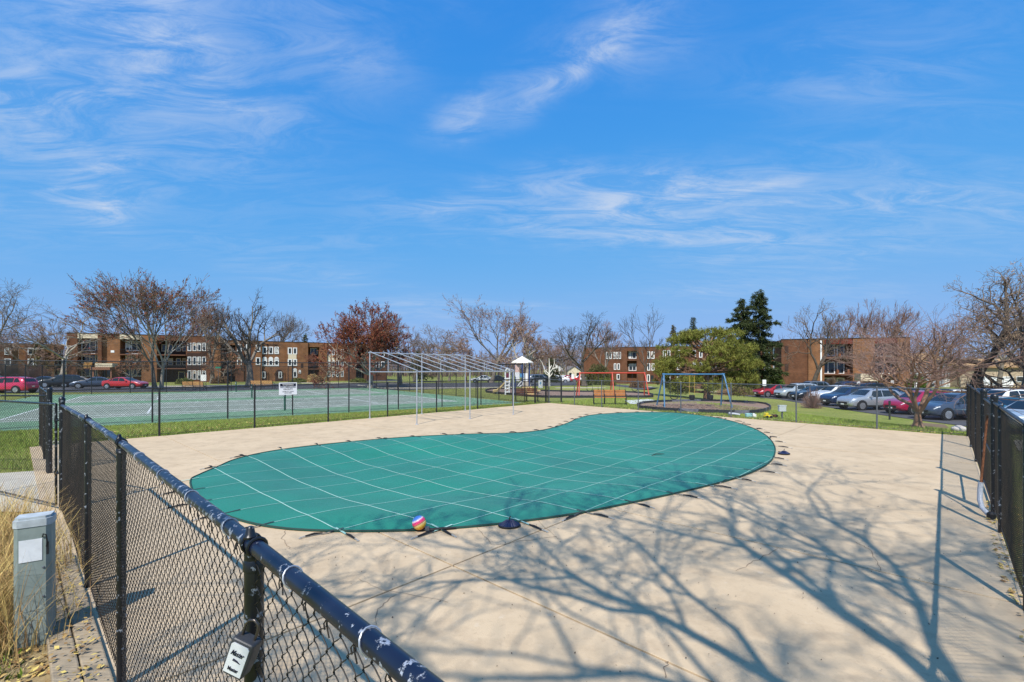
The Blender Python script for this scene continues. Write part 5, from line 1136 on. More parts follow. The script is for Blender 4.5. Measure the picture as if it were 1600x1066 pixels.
T = [ # name, label, px, base, top, half, depth, bark, twig, seed, extra
 ('bare_tree', 'bare grey tree leaning in at the left picture edge', -12, 0, 436, 62, 80, bk_grey, tw_grey, 1, dict(OPEN, twig_min=0.016)),
 ('bare_tree', 'bare pale-trunked tree with crooked limbs in front of the left block', 92, 0, 464, 62, 74, bk_pale, tw_tan, 2, dict(OPEN, gnarl=.45, twig_min=0.015, counts=(4, 5, 5, 4, 3))),
 ('maple_tree', 'left stem of the budding red maples beside the court', 243, 610.5, 434, 66, None, bk_grey, tw_tan, 3, dict(UPR, leaf=lf_red, nleaf=3600, lsize=.095, asym=(-2.6, 0), counts=(5, 6, 5, 5, 3), twig_min=0.015, trunk_r=.22)),
 ('maple_tree', 'right stem of the budding red maples beside the court', 252, 610, 438, 58, None, bk_pale, tw_tan, 4, dict(UPR, leaf=lf_red, nleaf=3600, lsize=.095, asym=(2.9, 0), counts=(5, 6, 5, 5, 3), twig_min=0.015, trunk_r=.22)),
 ('bare_tree', 'slim bare tree with rust tips in front of the left block pier', 332, 0, 470, 34, 86, bk_grey, tw_grey, 5, dict(UPR, leaf=lf_rust, nleaf=900, lsize=.12, twig_min=0.015)),
 ('bare_tree', 'broad bare tree with thick trunk left of the warning sign', 391, 0, 455, 74, 62, bk_grey, tw_dark, 6, dict(OPEN, theta=46, gnarl=.26, counts=(6, 5, 5, 5, 3), twig_min=0.013, trunk_r=.50)),
 ('maple_tree', 'dense rounded red-budded maple left of the shade frame', 578, 0, 474, 76, 60, bk_pale, tw_red, 7, dict(theta=44, up=.16, gnarl=.20, ratio=.64, trunk=.16, leaf=lf_red, nleaf=15000, lsize=.10, counts=(9, 6, 6, 5, 4), twig_min=0.019, trunk_r=.36)),
 ('bare_tree', 'grey bare tree close behind the dense red maple', 625, 0, 484, 55, 70, bk_grey, tw_grey, 8, dict(OPEN, counts=(5, 5, 5, 4, 3), twig_min=0.015)),
 ('bare_tree', 'thin bare tree behind the middle of the shade frame', 686, 0, 506, 36, 84, bk_grey, tw_tan, 9, dict(OPEN, twig_min=0.016)),
 ('bare_tree', 'tall bare pinkish tree behind the shade frame', 768, 0, 472, 68, 88, bk_grey, tw_pink, 10, dict(UPR, theta=36, leaf=lf_tan, nleaf=2500, lsize=.12, counts=(5, 5, 5, 5, 3), twig_min=0.016, trunk_r=.42)),
 ('bare_tree', 'low pinkish bare tree left of the tall pinkish one', 728, 0, 528, 40, 95, bk_red, tw_pink, 11, dict(OPEN, leaf=lf_tan, nleaf=1500, lsize=.13, twig_min=0.019)),
 ('bare_tree', 'bare tree with thick tan trunk right behind the slide tower', 823, 0, 505, 48, 68, bk_pale, tw_pink, 12, dict(OPEN, leaf=lf_tan, nleaf=1800, lsize=.10, twig_min=0.014, trunk_r=.5)),
 ('bare_tree', 'bare vase-shaped tree left of the middle block', 913, 0, 488, 56, 66, bk_dark, tw_dark, 13, dict(OPEN, theta=38, gnarl=.25, counts=(5, 5, 5, 4, 3), twig_min=0.013, trunk_r=.36)),
 ('bare_tree', 'pinkish bare tree at the left end of the middle block', 944, 0, 500, 32, 100, bk_grey, tw_pink, 14, dict(UPR, twig_min=0.019)),
 ('bare_tree', 'upright bare tree in front of the middle block', 1006, 0, 478, 40, 72, bk_dark, tw_dark, 15, dict(UPR, counts=(4, 5, 5, 4), twig_min=0.014, trunk_r=.24)),
 ('bare_tree', 'bare tree with dark forked trunk in front of the right block', 1267, 0, 478, 52, 66, bk_dark, tw_tan, 16, dict(OPEN, gnarl=.4, counts=(4, 6, 5, 5, 3), twig_min=0.014, trunk_r=.36)),
 ('bare_tree', 'pinkish bare tree rising behind the right block roof', 1330, 0, 474, 40, 98, bk_grey, tw_pink, 17, dict(UPR, counts=(5, 5, 5, 5, 3), twig_min=0.018)),
 ('bare_tree', 'second pinkish bare tree behind the right block, nearer its right end', 1385, 0, 478, 42, 98, bk_grey, tw_pink, 18, dict(UPR, counts=(5, 5, 5, 5, 3), twig_min=0.018)),
 ('crabapple_tree', 'low crooked crabapple in bare soil at the lawn edge', 1434, 668, 490, 108, None, bk_red, tw_pink, 19, dict(theta=40, up=.20, gnarl=.30, ratio=.70, trunk=.13, counts=(6, 6, 5, 5, 3), twig_min=.0036, trunk_r=.18, t0=.25)),
 ('bare_tree', 'large bare locust with twisted dark limbs at right', 1524, 0, 432, 96, 52, bk_dark, tw_tan, 20, dict(OPEN, theta=50, gnarl=.5, counts=(5, 6, 5, 5, 3), twig_min=0.013, trunk_r=.62, leaf=lf_tan, nleaf=1500, lsize=.09)),
 ('bare_tree', 'tall bare locust at the right picture edge', 1600, 0, 418, 84, 44, bk_grey, tw_tan, 21, dict(OPEN, theta=46, gnarl=.42, counts=(5, 6, 5, 5, 3), twig_min=.009, trunk_r=.34, leaf=lf_tan, nleaf=2200, lsize=.08)),
 ('bare_tree', 'bare tree standing behind the low grey house', 1475, 0, 506, 52, 92, bk_grey, tw_pink, 22, dict(OPEN, counts=(5, 5, 5, 4, 3), twig_min=0.018)),
 ('bare_tree', 'reddish bare tree at the right corner behind the fence', 1560, 0, 470, 58, 78, bk_grey, tw_pink, 23, dict(OPEN, counts=(5, 5, 5, 5, 3), twig_min=0.016)),
 ('bare_tree', 'thin bare tree farthest left among the brush', 38, 0, 505, 40, 92, bk_grey, tw_pink, 24, dict(OPEN, twig_min=0.020, leaf=lf_tan, nleaf=1200, lsize=.14)),
 ('bare_tree', 'bare tan tree behind the left block balcony', 160, 0, 486, 40, 112, bk_grey, tw_pink, 25, dict(OPEN, twig_min=0.022, leaf=lf_rust, nleaf=1200, lsize=.15)),
 ('bare_tree', 'small rust-leaved tree in front of the left block entrance', 206, 0, 548, 26, 80, bk_pale, tw_tan, 26, dict(OPEN, leaf=lf_rust, nleaf=1500, lsize=.11, twig_min=0.015)),
 ('bare_tree', 'low rust-leaved tree under the broad bare tree', 350, 0, 545, 34, 84, bk_grey, tw_tan, 27, dict(OPEN, leaf=lf_rust, nleaf=1700, lsize=.12, twig_min=0.016)),
 ('bare_tree', 'hazy bare tree behind the left end of the shade frame', 648, 0, 512, 38, 100, bk_grey, tw_pink, 29, dict(OPEN, twig_min=.019, counts=(5, 5, 5, 5, 3))),
 ('bare_tree', 'hazy bare tree behind the shade frame rafters', 702, 0, 520, 40, 112, bk_grey, tw_pink, 30, dict(OPEN, twig_min=.020, counts=(5, 5, 5, 5, 3), leaf=lf_tan, nleaf=1500, lsize=.14)),
 ('bare_tree', 'hazy bare tree right of the slide tower roof', 846, 0, 530, 34, 120, bk_grey, tw_pink, 31, dict(OPEN, twig_min=.020, counts=(5, 5, 5, 5, 3), leaf=lf_tan, nleaf=1500, lsize=.14)),
 ('bare_tree', 'hazy bare tree over the far houses', 884, 0, 534, 30, 130, bk_grey, tw_pink, 32, dict(OPEN, twig_min=.022, counts=(5, 5, 5, 5, 3))),
 ('bare_tree', 'grey bare tree behind the broad tree left of the sign', 428, 0, 488, 46, 128, bk_grey, tw_grey, 33, dict(OPEN, twig_min=.020, counts=(5, 5, 5, 5, 3))),
 ('bare_tree', 'pinkish bare tree over the left block roof', 300, 0, 470, 44, 118, bk_grey, tw_pink, 34, dict(OPEN, twig_min=.019, counts=(5, 5, 5, 5, 3))),
 ('bare_tree', 'brown hazy tree over the far left block', 98, 0, 500, 44, 122, bk_grey, tw_tan, 35, dict(OPEN, twig_min=.020, counts=(5, 5, 5, 5, 3))),
 ('bare_tree', 'small reddish tree in front of the recessed balconies behind the sign', 506, 0, 552, 30, 92, bk_pale, tw_red, 28, dict(OPEN, twig_min=0.016)),
]
for (nm, lb, px, base, top, half, d, bkm, twm, seed, ex) in T:
    p, ht, rd = th_(px, base, top, half, d); ex = dict(ex); cn = ex.pop('counts', (4, 5, 5, 5, 3)); tree(nm, lb, p, ht, rd, bkm, twm, seed*7+3, cn, **ex)
# pruned white dead tree
p, ht, rd = th_(858, 0, 560, 13, 66)
q = MB(); th = thing('dead_tree', 'pruned bare white tree by the far drive', 'tree', p)
s = p.y/F
q.tube([(0, 0, -.1), (.02, 0, 1.2), (.05, 0, 2.6), (.0, 0, ht)], [.17, .13, .10, .03], 8)
for pts_ in ([(0, 0, 1.7), (-.6, .1, 2.3), (-1.0, .1, 3.4), (-1.4, 0, 3.9)], [(.04, 0, 1.9), (.5, -.1, 2.5), (.75, -.1, 3.3), (.7, 0, 4.0)], [(.5, -.1, 2.45), (1.1, -.1, 2.7), (1.5, 0, 2.6)], [(0, 0, 1.5), (-.5, -.2, 1.8), (-.7, -.2, 2.2)], [(.02, 0, 1.3), (.4, .2, 1.7), (.55, .2, 2.1)], [(.1, 0, 2.5), (.35, 0, 3.0)]): q.tube(pts_, [.08, .06, .04, .02][:len(pts_)], 6)
q.build('trunk', bk_white, th, True)
# the tree behind the camera whose shadow lies over the deck
tree('bare_tree', 'tall bare tree behind the viewpoint casting its shadow on the deck', (2.0, -.75, -.05), 13.2, 6.6, bk_grey, tw_grey, 424, (6, 6, 5, 5, 4), trunk_r=.19, twig_min=.008, theta=44, up=.26, gnarl=.34, ratio=.68, trunk=.36, t0=.22)

# ---- conifers
needle = mat('pine needles', (.12, .135, .022), .7, .2, island=.5, color2=(.23, .215, .042), vscale=.9); needle_d = mat('dark spruce needles', (.048, .062, .020), .8, .2, island=.4); needle_b = mat('brown-green needles', (.10, .085, .03), .8, .2, island=.4); green_l = mat('bright shrub leaf', (.085, .14, .02), .7, .2, island=.4)
def needles(C, N_, size, rr, up=.35, wid=.12, aim=None):
    n = len(C)*N_; c = np.repeat(C, N_, 0); d = rr.normal(0, 1, (n, 3)); d[:, 2] += up*2
    if aim is not None: d += np.repeat(aim, N_, 0)*1.4
    d /= np.linalg.norm(d, axis=1)[:, None]; s = (size*rr.uniform(.5, 1.15, n))[:, None]; side = np.cross(d, rr.normal(0, 1, (n, 3))); side /= np.linalg.norm(side, axis=1)[:, None]; o = rr.normal(0, size*.33, (n, 3))
    b_ = c+o; V_ = np.stack([b_-side*s*wid, b_+side*s*wid, b_+d*s], 1).reshape(-1, 3); return V_, np.arange(n*3).reshape(-1, 3)
def conifer(name, label, px, d, top, half, m, bkm, kind, seed, nclump, nn_, size, group=None, base_z=0):
    p = atd(px, d); s = d/F; Ht = zat(top, d)-p.z; Rd = half*s; rr = np.random.RandomState(seed); th = thing(name, label, 'tree', p, 0, group); q = MB(); C, AIM = [], []
    if kind == 'pine':
        trunks = [[(0, 0, -.2), (.1, 0, Ht*.25), (-.1, .1, Ht*.5), (.1, 0, Ht*.85)]]; q.tube(trunks[0], [.32, .26, .17, .05], 10)
        for k in range(110):
            a = rr.uniform(0, 6.283); h_ = rr.uniform(.12, .97); rmax = Rd*math.sqrt(max(.05, 1-((h_-.42)/.60)**2)); r_ = rmax*rr.uniform(.45, 1)**.5*.92; c0 = Vector((math.cos(a)*r_, math.sin(a)*r_, Ht*h_)); pr_ = rr.uniform(.5, 1.05)
            st = Vector((0, 0, Ht*h_*.78)); q.tube([st, st.lerp(c0, .5)+Vector((0, 0, -.1)), c0], [.07, .05, .02], 5)
            for j in range(24):
                w_ = rr.normal(0, 1, 3); w_ /= np.linalg.norm(w_); C.append(c0+Vector((w_[0]*pr_, w_[1]*pr_, w_[2]*pr_*.36)))
        nb = 0
        for k in range(nb):
            f = rr.uniform(.22, .92); a = k*2.4+rr.uniform(-.3, .3); L = Rd*(.55+.45*math.sin(math.pi*min(1, max(0, (1-f)/.75))**.7))*rr.uniform(.75, 1.1); z0_ = Ht*f*.86
            e = Vector((math.cos(a)*L, math.sin(a)*L, z0_+Ht*rr.uniform(-.02, .12))); st = Vector((0, 0, z0_)); md = st.lerp(e, .5)+Vector((0, 0, -.12)); q.tube([st, md, e], [.085, .055, .02], 5)
            for j in range(nclump):
                t_ = rr.uniform(.35, 1.05); c = st.lerp(e, t_)+Vector((rr.normal(0, .42), rr.normal(0, .42), rr.normal(.12, .16))); C.append(c)
        for j in range(30): a = rr.uniform(0, 6.28); r_ = Rd*.55*math.sqrt(rr.uniform()); C.append(Vector((math.cos(a)*r_, math.sin(a)*r_, Ht*(1-.10*(r_/Rd/.55)**2)+rr.normal(-.15, .15))))
        V_, Q_ = needles(np.array(C), nn_, size, rr, .5, .10)
    else:
        q.tube([(0, 0, -.2), (0, 0, Ht*.97)], [Ht*.018, .03], 8); nb = int(Ht*5.4)
        for k in range(nb):
            f = (k+.5)/nb; f = .10+.9*f if kind == 'spruce' else .12+.88*f; a = k*2.4+rr.uniform(-.4, .4); L = Rd*(1-f)**(.55)*rr.uniform(.25, 1.2)+.12; z0_ = Ht*f
            st = Vector((0, 0, z0_)); e = Vector((math.cos(a)*L, math.sin(a)*L, z0_-L*rr.uniform(-.05, .3))); q.tube([st, e], [.05, .012], 4); n_ = max(2, int(L*nclump))
            for j in range(n_): t_ = rr.uniform(.2, 1.0); C.append(st.lerp(e, t_)+Vector((rr.normal(0, .14), rr.normal(0, .14), rr.normal(-.08, .10)))); AIM.append((math.cos(a), math.sin(a), -.3))
        V_, Q_ = needles(np.array(C), nn_, size, rr, 0, .16, np.array(AIM))
    q.build('trunk', bkm, th, True); obj('crown', np_mesh('crown', V_, Q_, 3), m, th); return th
conifer('pine_tree', 'broad flat-topped green pine behind the blue swings', 1104, 41.5, 515, 76, needle, bk_red, 'pine', 5, 15, 26, .25)
conifer('spruce_tree', 'tall dark spruce right of the broad pine', 1186, 62, 453, 44, needle_d, bk_dark, 'spruce', 6, 9, 22, .36)
conifer('spruce_tree', 'lower dark spruce merging with the left side of the tall one', 1158, 63, 466, 34, needle_d, bk_dark, 'spruce', 7, 10, 22, .36)
conifer('spruce_tree', 'small pointed spruce behind the middle block roof', 1052, 130, 508, 13, needle_b, bk_dark, 'spruce', 8, 5, 14, .5)
conifer('spruce_tree', 'thin spruce tip left of the tall dark spruce', 1083, 128, 496, 10, needle_d, bk_dark, 'spruce', 9, 5, 14, .5)
conifer('spruce_tree', 'small spruce behind the orange-brown block roof', 476, 140, 523, 11, needle_d, bk_dark, 'spruce', 10, 4, 12, .6)
conifer('spruce_tree', 'dark spruce behind the right block', 1402, 100, 506, 17, needle_b, bk_dark, 'spruce', 11, 5, 14, .45)
conifer('spruce_tree', 'dark spruce behind the white dead tree', 862, 84, 560, 13, needle_d, bk_dark, 'spruce', 12, 7, 16, .4)
conifer('spruce_tree', 'dark evergreen behind the shade frame', 655, 110, 545, 22, needle_d, bk_dark, 'spruce', 13, 5, 14, .5)
conifer('spruce_tree', 'brown-green evergreen among the brush at left', 66, 100, 527, 18, needle_b, bk_dark, 'spruce', 14, 5, 14, .5)

# ---- shrubs
def shrub(name, label, px, base, half, hpx, m, seed, n=2600, size=.10, d=None, group='mounded shrubs', twiggy=False, sq=1.0):
    p = tp(px, base, d); s = p.y/F; Rd, Ht = half*s, hpx*s; rr = np.random.RandomState(seed); th = thing(name, label, 'shrub', p, 0, group)
    u = rr.normal(0, 1, (n, 3)); u[:, 2] = np.abs(u[:, 2]); u /= np.linalg.norm(u, axis=1)[:, None]; rad = rr.uniform(.62, 1.0, n)**.5
    lump = 1+.16*np.sin(u[:, 0]*7+seed)*np.cos(u[:, 1]*6+seed*2)
    C = u*np.array([Rd, Rd*.9, Ht])*(rad*lump)[:, None]
    if twiggy:
        st = np.stack([C*np.array([.12, .12, 0]), C*.55+rr.normal(0, .05*Rd, C.shape), C], 1); v, q_ = tubes_np(st, np.linspace(.014, .006, 3)[None, :].repeat(n, 0), 3); obj('twigs', np_mesh('twigs', v, q_), m, th)
        q = MB(); 
        for k in range(5): a = k*1.3; q.tube([(0, 0, -.1), (.15*Rd*math.cos(a), .15*Rd*math.sin(a), Ht*.5)], [.03, .012], 5)
        q.build('stems', bk_grey, th)
    else:
        V_, Q_ = needles(C, 2, size*1.6, rr, .1, .35); obj('foliage', np_mesh('foliage', V_, Q_, 3), m, th)
        q = MB()
        for k in range(5): a = k*1.3; q.tube([(0, 0, -.1), (.35*Rd*math.cos(a), .35*Rd*math.sin(a), Ht*.7)], [.05, .02], 5)
        q.build('stems', bk_dark, th)
    return th
olive = mat('olive shrub leaf', (.13, .14, .035), .8, .2, island=.35); tanleaf = mat('straw shrub', (.36, .24, .11), .85, .1, island=.35); brnleaf = mat('brown shrub', (.17, .10, .055), .85, .1, island=.4); gold = mat('golden grass', (.50, .34, .15), .85, .1, island=.3)
SH = [('olive mound shrub in front of the left block', 288, 0, 13, 9, olive, 78), ('tan mound shrub left of the red sedan', 160, 0, 17, 9, tanleaf, 80), ('tan mound shrub behind the red sedan', 192, 0, 18, 9, tanleaf, 78), ('rust shrub by the street name sign', 345, 0, 12, 11, brnleaf, 82), ('golden ornamental grass clump at the orange-brown block', 489, 0, 9, 13, gold, 92), ('small tan shrub right of the golden clump', 500, 0, 7, 10, tanleaf, 94), ('low green hedge left of the golden clump', 466, 0, 13, 6, olive, 94), ('green hedge under the dense maple', 560, 0, 12, 6, olive, 96),
      ('olive hedge left of the middle block entrance', 945, 0, 18, 11, olive, 74), ('tan round shrub in front of the middle block', 995, 0, 11, 12, brnleaf, 72), ('low green shrub behind the red swings', 913, 0, 12, 9, olive, 70), ('large brownish shrub at the left end of the middle block', 935, 0, 22, 30, mat('brown-green shrub', (.10, .095, .035), .8, .2, island=.4), 88),
      ('bright green upright shrub behind the red car', 1206, 0, 18, 38, green_l, 63), ('narrow green shrub behind the pine', 1178, 0, 9, 26, green_l, 64), ('yellow-green shrub between right block and grey house', 1432, 0, 14, 26, green_l, 64), ('brown hedge along the low house', 1540, 0, 40, 15, brnleaf, 56), ('tan hedge at the right edge', 1598, 0, 26, 16, tanleaf, 54)]
for i, (lb, px, base, half, hp, m, d) in enumerate(SH): shrub('shrub', lb, px, base, half, hp, m, 40+i, 2400 if hp < 20 else 5200, .10 if d < 80 else .13, d)
for i, (lb, px, base, half, hp, m, d) in enumerate([('bare twiggy bush behind the grey fence post in the right lawn', 1269, 638, 17, 33, tw_pink, None), ('bare twiggy bush farthest left behind the parked cars', 10, 0, 30, 42, tw_grey, 84), ('bare twiggy bush left of the pale-trunked tree', 56, 0, 26, 34, tw_pink, 86), ('tan twiggy hedge beyond the pine', 1150, 0, 34, 15, mat('tan twigs', (.34, .22, .13), .9, .1, island=.3), 58), ('bare twiggy bush at the right block balcony', 1300, 0, 13, 22, tw_tan, 70), ('bare twiggy bush right of the middle block', 1105, 0, 22, 18, tw_tan, 80)]): shrub('twiggy_bush', lb, px, base, half, hp, m, 90+i, 420 if i == 0 else 1500, .1, d, 'bare twiggy bushes', True)

# ---- far wood closing the view
rr = np.random.RandomState(77); n = 4600
fx_ = rr.uniform(-340, 420, n); fy = rr.uniform(175, 260, n); hgt = rr.uniform(5.0, 12.5, n)*(1+.25*np.sin(fx_*.05)); base_ = np.stack([fx_, fy, np.full(n, -1.0)], 1)
st = np.stack([base_, base_+np.stack([rr.normal(0, .6, n), rr.normal(0, .6, n), hgt*.55], 1), base_+np.stack([rr.normal(0, 1.6, n), rr.normal(0, 1.6, n), hgt], 1)], 1)
v, q_ = tubes_np(st, np.array([[.22, .12, .04]]).repeat(n, 0), 3); VV_, QQ_ = [v], [q_]; bs = len(v)
for j in range(9):
    t_ = rr.uniform(.3, .95, n)[:, None]; a = st[:, 1]*(1-t_)+st[:, 2]*t_; e = a+rr.normal(0, 1, (n, 3))*np.array([1.9, 1.9, 1.3])+np.array([0, 0, .7]); v, q_ = tubes_np(np.stack([a, e], 1), np.array([[.07, .035]]).repeat(n, 0), 3); VV_.append(v); QQ_.append(q_+bs); bs += len(v)
wo = obj('far_wood', np_mesh('far_wood', np.concatenate(VV_), np.concatenate(QQ_)), mat('far wood', (.22, .155, .125), .9, .1, island=.3)); wo['kind'] = 'stuff'; wo['label'] = 'brown leafless wood closing the view beyond the buildings'
# ================================================================ CARS
def car_proto(kind):
    L, W, = (4.6, 1.86) if kind == 'suv' else (4.75, 1.83)
    ts = np.linspace(0, 1, 61)
    if kind == 'suv':
        top = np.interp(ts, [0, .012, .03, .10, .20, .45, .58, .735, .86, .955, .985, 1], [.78, .98, 1.12, 1.53, 1.63, 1.66, 1.60, 1.10, 1.03, .90, .80, .66]); belt = np.interp(ts, [0, .012, .05, .12, .5, .735, .86, .955, 1], [.74, .94, 1.06, 1.08, 1.0, .97, .95, .84, .62]); WR = .36
    else:
        top = np.interp(ts, [0, .012, .05, .17, .31, .42, .54, .725, .86, .955, .985, 1], [.66, .86, 1.0, 1.06, 1.36, 1.45, 1.43, .99, .90, .78, .70, .58]); belt = np.interp(ts, [0, .012, .05, .17, .5, .725, .86, .955, 1], [.63, .82, .95, .98, .93, .90, .85, .73, .55]); WR = .335
    hw = np.interp(ts, [0, .02, .06, .16, .5, .8, .92, .97, 1], [.62, .74, .85, .905, .93, .915, .865, .78, .60])*W/1.86
    bot = np.interp(ts, [0, .04, .1, .9, .97, 1], [.42, .30, .24, .24, .28, .38])
    ker = np.array([1, 2, 1])/4.0
    for arr in (top, belt, hw, bot):
        a = arr.copy(); a[1:-1] = (a[:-2]+2*a[1:-1]+a[2:])/4; arr[:] = a
    top = np.maximum(top, belt+.035)
    G = []
    for i, t in enumerate(ts):
        w, zb, zt, z0 = hw[i], belt[i], top[i], bot[i]; k = min(1, max(0, (zt-zb-.05)/.5)); ins = .93-.20*k
        half = [(0, z0), (.82*w, z0), (.97*w, z0+.10), (w, z0+(zb-z0)*.45), (.995*w, zb-.10*(zb-z0)), (.955*w, zb), (w*(.955*.62+ins*.38)*1.0, zb+(zt-zb)*.45 if k > .05 else zb+(zt-zb)*.3), (w*ins, zb+(zt-zb)*.86), (w*ins*.86, zt-.012-.01*k), (w*ins*.45, zt), (0, zt+.006)]
        full = half+[(-y, z) for y, z in half[-2:0:-1]]; G.append([(-L/2+L*t, y, z) for y, z in full])
    G = np.array(G); nt_, nr = G.shape[:2]
    def S(t, j):
        f = t*(nt_-1); i = min(int(f), nt_-2); a = f-i; j = j % nr; j0 = int(j); b_ = j-j0; j1 = (j0+1) % nr
        return (G[i, j0]*(1-b_)+G[i, j1]*b_)*(1-a)+(G[i+1, j0]*(1-b_)+G[i+1, j1]*b_)*a
    root = thing(kind, 'car', 'car'); q = MB()
    q.v = [tuple(p) for p in G.reshape(-1, 3)]; q.f = [(i*nr+j, (i+1)*nr+j, (i+1)*nr+(j+1) % nr, i*nr+(j+1) % nr) for i in range(nt_-1) for j in range(nr)]+[tuple(range(nr)), tuple(reversed(range((nt_-1)*nr, nt_*nr)))]; q.m = [0]*len(q.f)
    q.build('body', mat('paint placeholder', (.5, .5, .5), .3), root, True)
    def patch(name, poly, m, off=.007, n=7):
        """poly: function (a,b in 0..1) -> (t, j)"""
        P = [[S(*poly(a/n, b_/n)) for b_ in range(n+1)] for a in range(n+1)]; P = np.array(P)
        du = np.gradient(P, axis=0); dv = np.gradient(P, axis=1); nr_ = np.cross(du, dv); nr_ /= np.linalg.norm(nr_, axis=2, keepdims=True)+1e-9
        c = np.array([0, 0, .7]); sgn = np.sign(((P-c)*nr_).sum(2, keepdims=True)); P2 = P+nr_*sgn*off
        k = n+1; q = MB(); q.v = [tuple(x) for x in P2.reshape(-1, 3)]; q.f = [(a*k+b_, (a+1)*k+b_, (a+1)*k+b_+1, a*k+b_+1) for a in range(n) for b_ in range(n)]; q.m = [0]*len(q.f); return q.build(name, m, root, True)
    gl = mat('car glass', (.012, .018, .02), .04, .7)
    if kind == 'suv': sides = [(.105, .235, .17, .225), (.245, .42, .245, .42), (.435, .665, .435, .585)]; ws = (.595, .722); rw = (.035, .095)
    else: sides = [(.20, .30, .285, .30), (.31, .455, .315, .455), (.47, .66, .47, .575)]; ws = (.56, .712); rw = (.185, .305)
    for (a0, a1, b0_, b1_) in sides:
        for mir in (0, 1):
            def pf(a, b_, a0=a0, a1=a1, b0_=b0_, b1_=b1_, mir=mir):
                t0_ = a0+(a1-a0)*a; t1_ = b0_+(b1_-b0_)*a; j = 5.12+1.75*b_; return (t0_+(t1_-t0_)*b_, j if not mir else nr-j)
            patch('side_window', pf, gl)
    patch('windshield', lambda a, b_: (ws[0]+(ws[1]-ws[0])*a, 8.05+(nr-16.1)*b_), gl, n=8); patch('rear_window', lambda a, b_: (rw[0]+(rw[1]-rw[0])*a, 8.15+(nr-16.3)*b_), gl, n=8)
    for mir in (0, 1):
        patch('headlight', lambda a, b_: (.915+.065*a, (4.1+.75*b_) if not mir else nr-(4.1+.75*b_)), M['lamp'], .006, 4); patch('tail_light', lambda a, b_: (.004+.05*a, (4.0+.9*b_) if not mir else nr-(4.0+.9*b_)), M['taillamp'], .006, 4)
    for mir in (0, 1): patch('sill_trim', lambda a, b_: (.24+.50*a, (1.3+1.0*b_) if not mir else nr-(1.3+1.0*b_)), M['trim'], .005, 5)
    q = MB(); q.box(L/2-.03, L/2+.025, -.42, .42, .46, .62); q.build('grille', M['trim'], root); q = MB(); q.box(L/2-.06, L/2+.02, -.5, .5, .27, .40); q.build('front_bumper', M['trim'], root); q = MB(); q.box(-L/2-.02, -L/2+.05, -.5, .5, .32, .46); q.build('rear_bumper', M['trim'], root)
    q = MB(); q.box(L/2+.027, L/2+.035, -.15, .15, .40, .50); q.build('licence_plate', M['white'], root); q = MB(); q.box(-L/2-.03, -L/2-.015, -.15, .15, .62, .74); q.build('licence_plate', M['white'], root)
    for s in (-1, 1):
        p = S(.66, 5.1); q = MB(); q.cbox((p[0], s*(abs(p[1])+.10), p[2]+.07), (.12, .20, .13)); ob = q.build('mirror', mat('paint placeholder', (0, 0, 0)), root); bv = ob.modifiers.new('b', 'BEVEL'); bv.width = .03; bv.segments = 2
        for t_ in (.31, .56): p = S(t_-.06, 4.6); q = MB(); q.cbox((p[0], s*(abs(p[1])+.012), p[2]-.05), (.17, .03, .035)); q.build('door_handle', mat('paint placeholder', (0, 0, 0)), root)
        for t_ in (.185, .815):
            x = -L/2+L*t_; y = s*(float(np.interp(t_, ts, hw))-.10); ye = s*float(np.interp(t_, ts, hw))
            q = MB(); q.lathe([(WR*1.17, -.05), (WR*1.17, .012), (WR*.9, .012)], 22, (x, ye, WR+.02), 'y') if s > 0 else q.lathe([(WR*1.17, .05), (WR*1.17, -.012), (WR*.9, -.012)], 22, (x, ye, WR+.02), 'y'); q.build('wheel_arch', M['trim'], root)
            q = MB(); q.lathe([(WR*.55, -.11), (WR*.93, -.11), (WR, -.07), (WR, .07), (WR*.93, .125), (WR*.66, .135)], 24, (0, 0, 0), 'y'); 
            if s < 0: q.v = [(a, -b_, c) for a, b_, c in q.v]
            wo_ = q.build('wheel', M['rubber'], root, True); wo_.location = (x, y, WR)
            q = MB(); q.lathe([(WR*.68, .118), (WR*.68, .14), (WR*.58, .142), (WR*.54, .139)], 22, (0, 0, 0), 'y')
            for k in range(5):
                a = 2*math.pi*k/5; rot = Matrix.Rotation(a, 3, 'Y'); q.box(.0, WR*.62, .13, .155, -.045, .045, rot, (0, .14, 0))
            q.lathe([(.08, .12), (.08, .16)], 10, (0, 0, 0), 'y')
            if s < 0: q.v = [(a, -b_, c) for a, b_, c in q.v]
            q.build('rim', M['alloy'], wo_)
    if kind == 'suv':
        for s in (-1, 1): q = MB(); q.tube([(-1.5, s*.62, 1.60), (-1.3, s*.62, 1.69), (.1, s*.62, 1.69), (.3, s*.62, 1.60)], .018, 5); q.build('roof_rail', M['trim'], root)
    return root
PAINT = {k: mat('paint '+k, c, .28, .5, metal=mt, coat=.9) for k, (c, mt) in {'crimson': ((.42, .012, .02), .2), 'silver': ((.42, .44, .46), .5), 'white': ((.74, .74, .73), 0), 'navy': ((.012, .028, .075), .3), 'black': ((.012, .013, .016), .2), 'magenta': ((.42, .012, .06), .3), 'slate': ((.06, .08, .12), .4), 'red': ((.48, .02, .02), .1), 'grey': ((.16, .17, .18), .4), 'tan': ((.40, .33, .25), .3), 'teal': ((.03, .14, .18), .3), 'pinkred': ((.62, .03, .09), .2), 'palegrey': ((.50, .54, .54), .4)}.items()}
protos = {k: car_proto(k) for k in ('suv', 'sedan')}; used_ = {'suv': False, 'sedan': False}
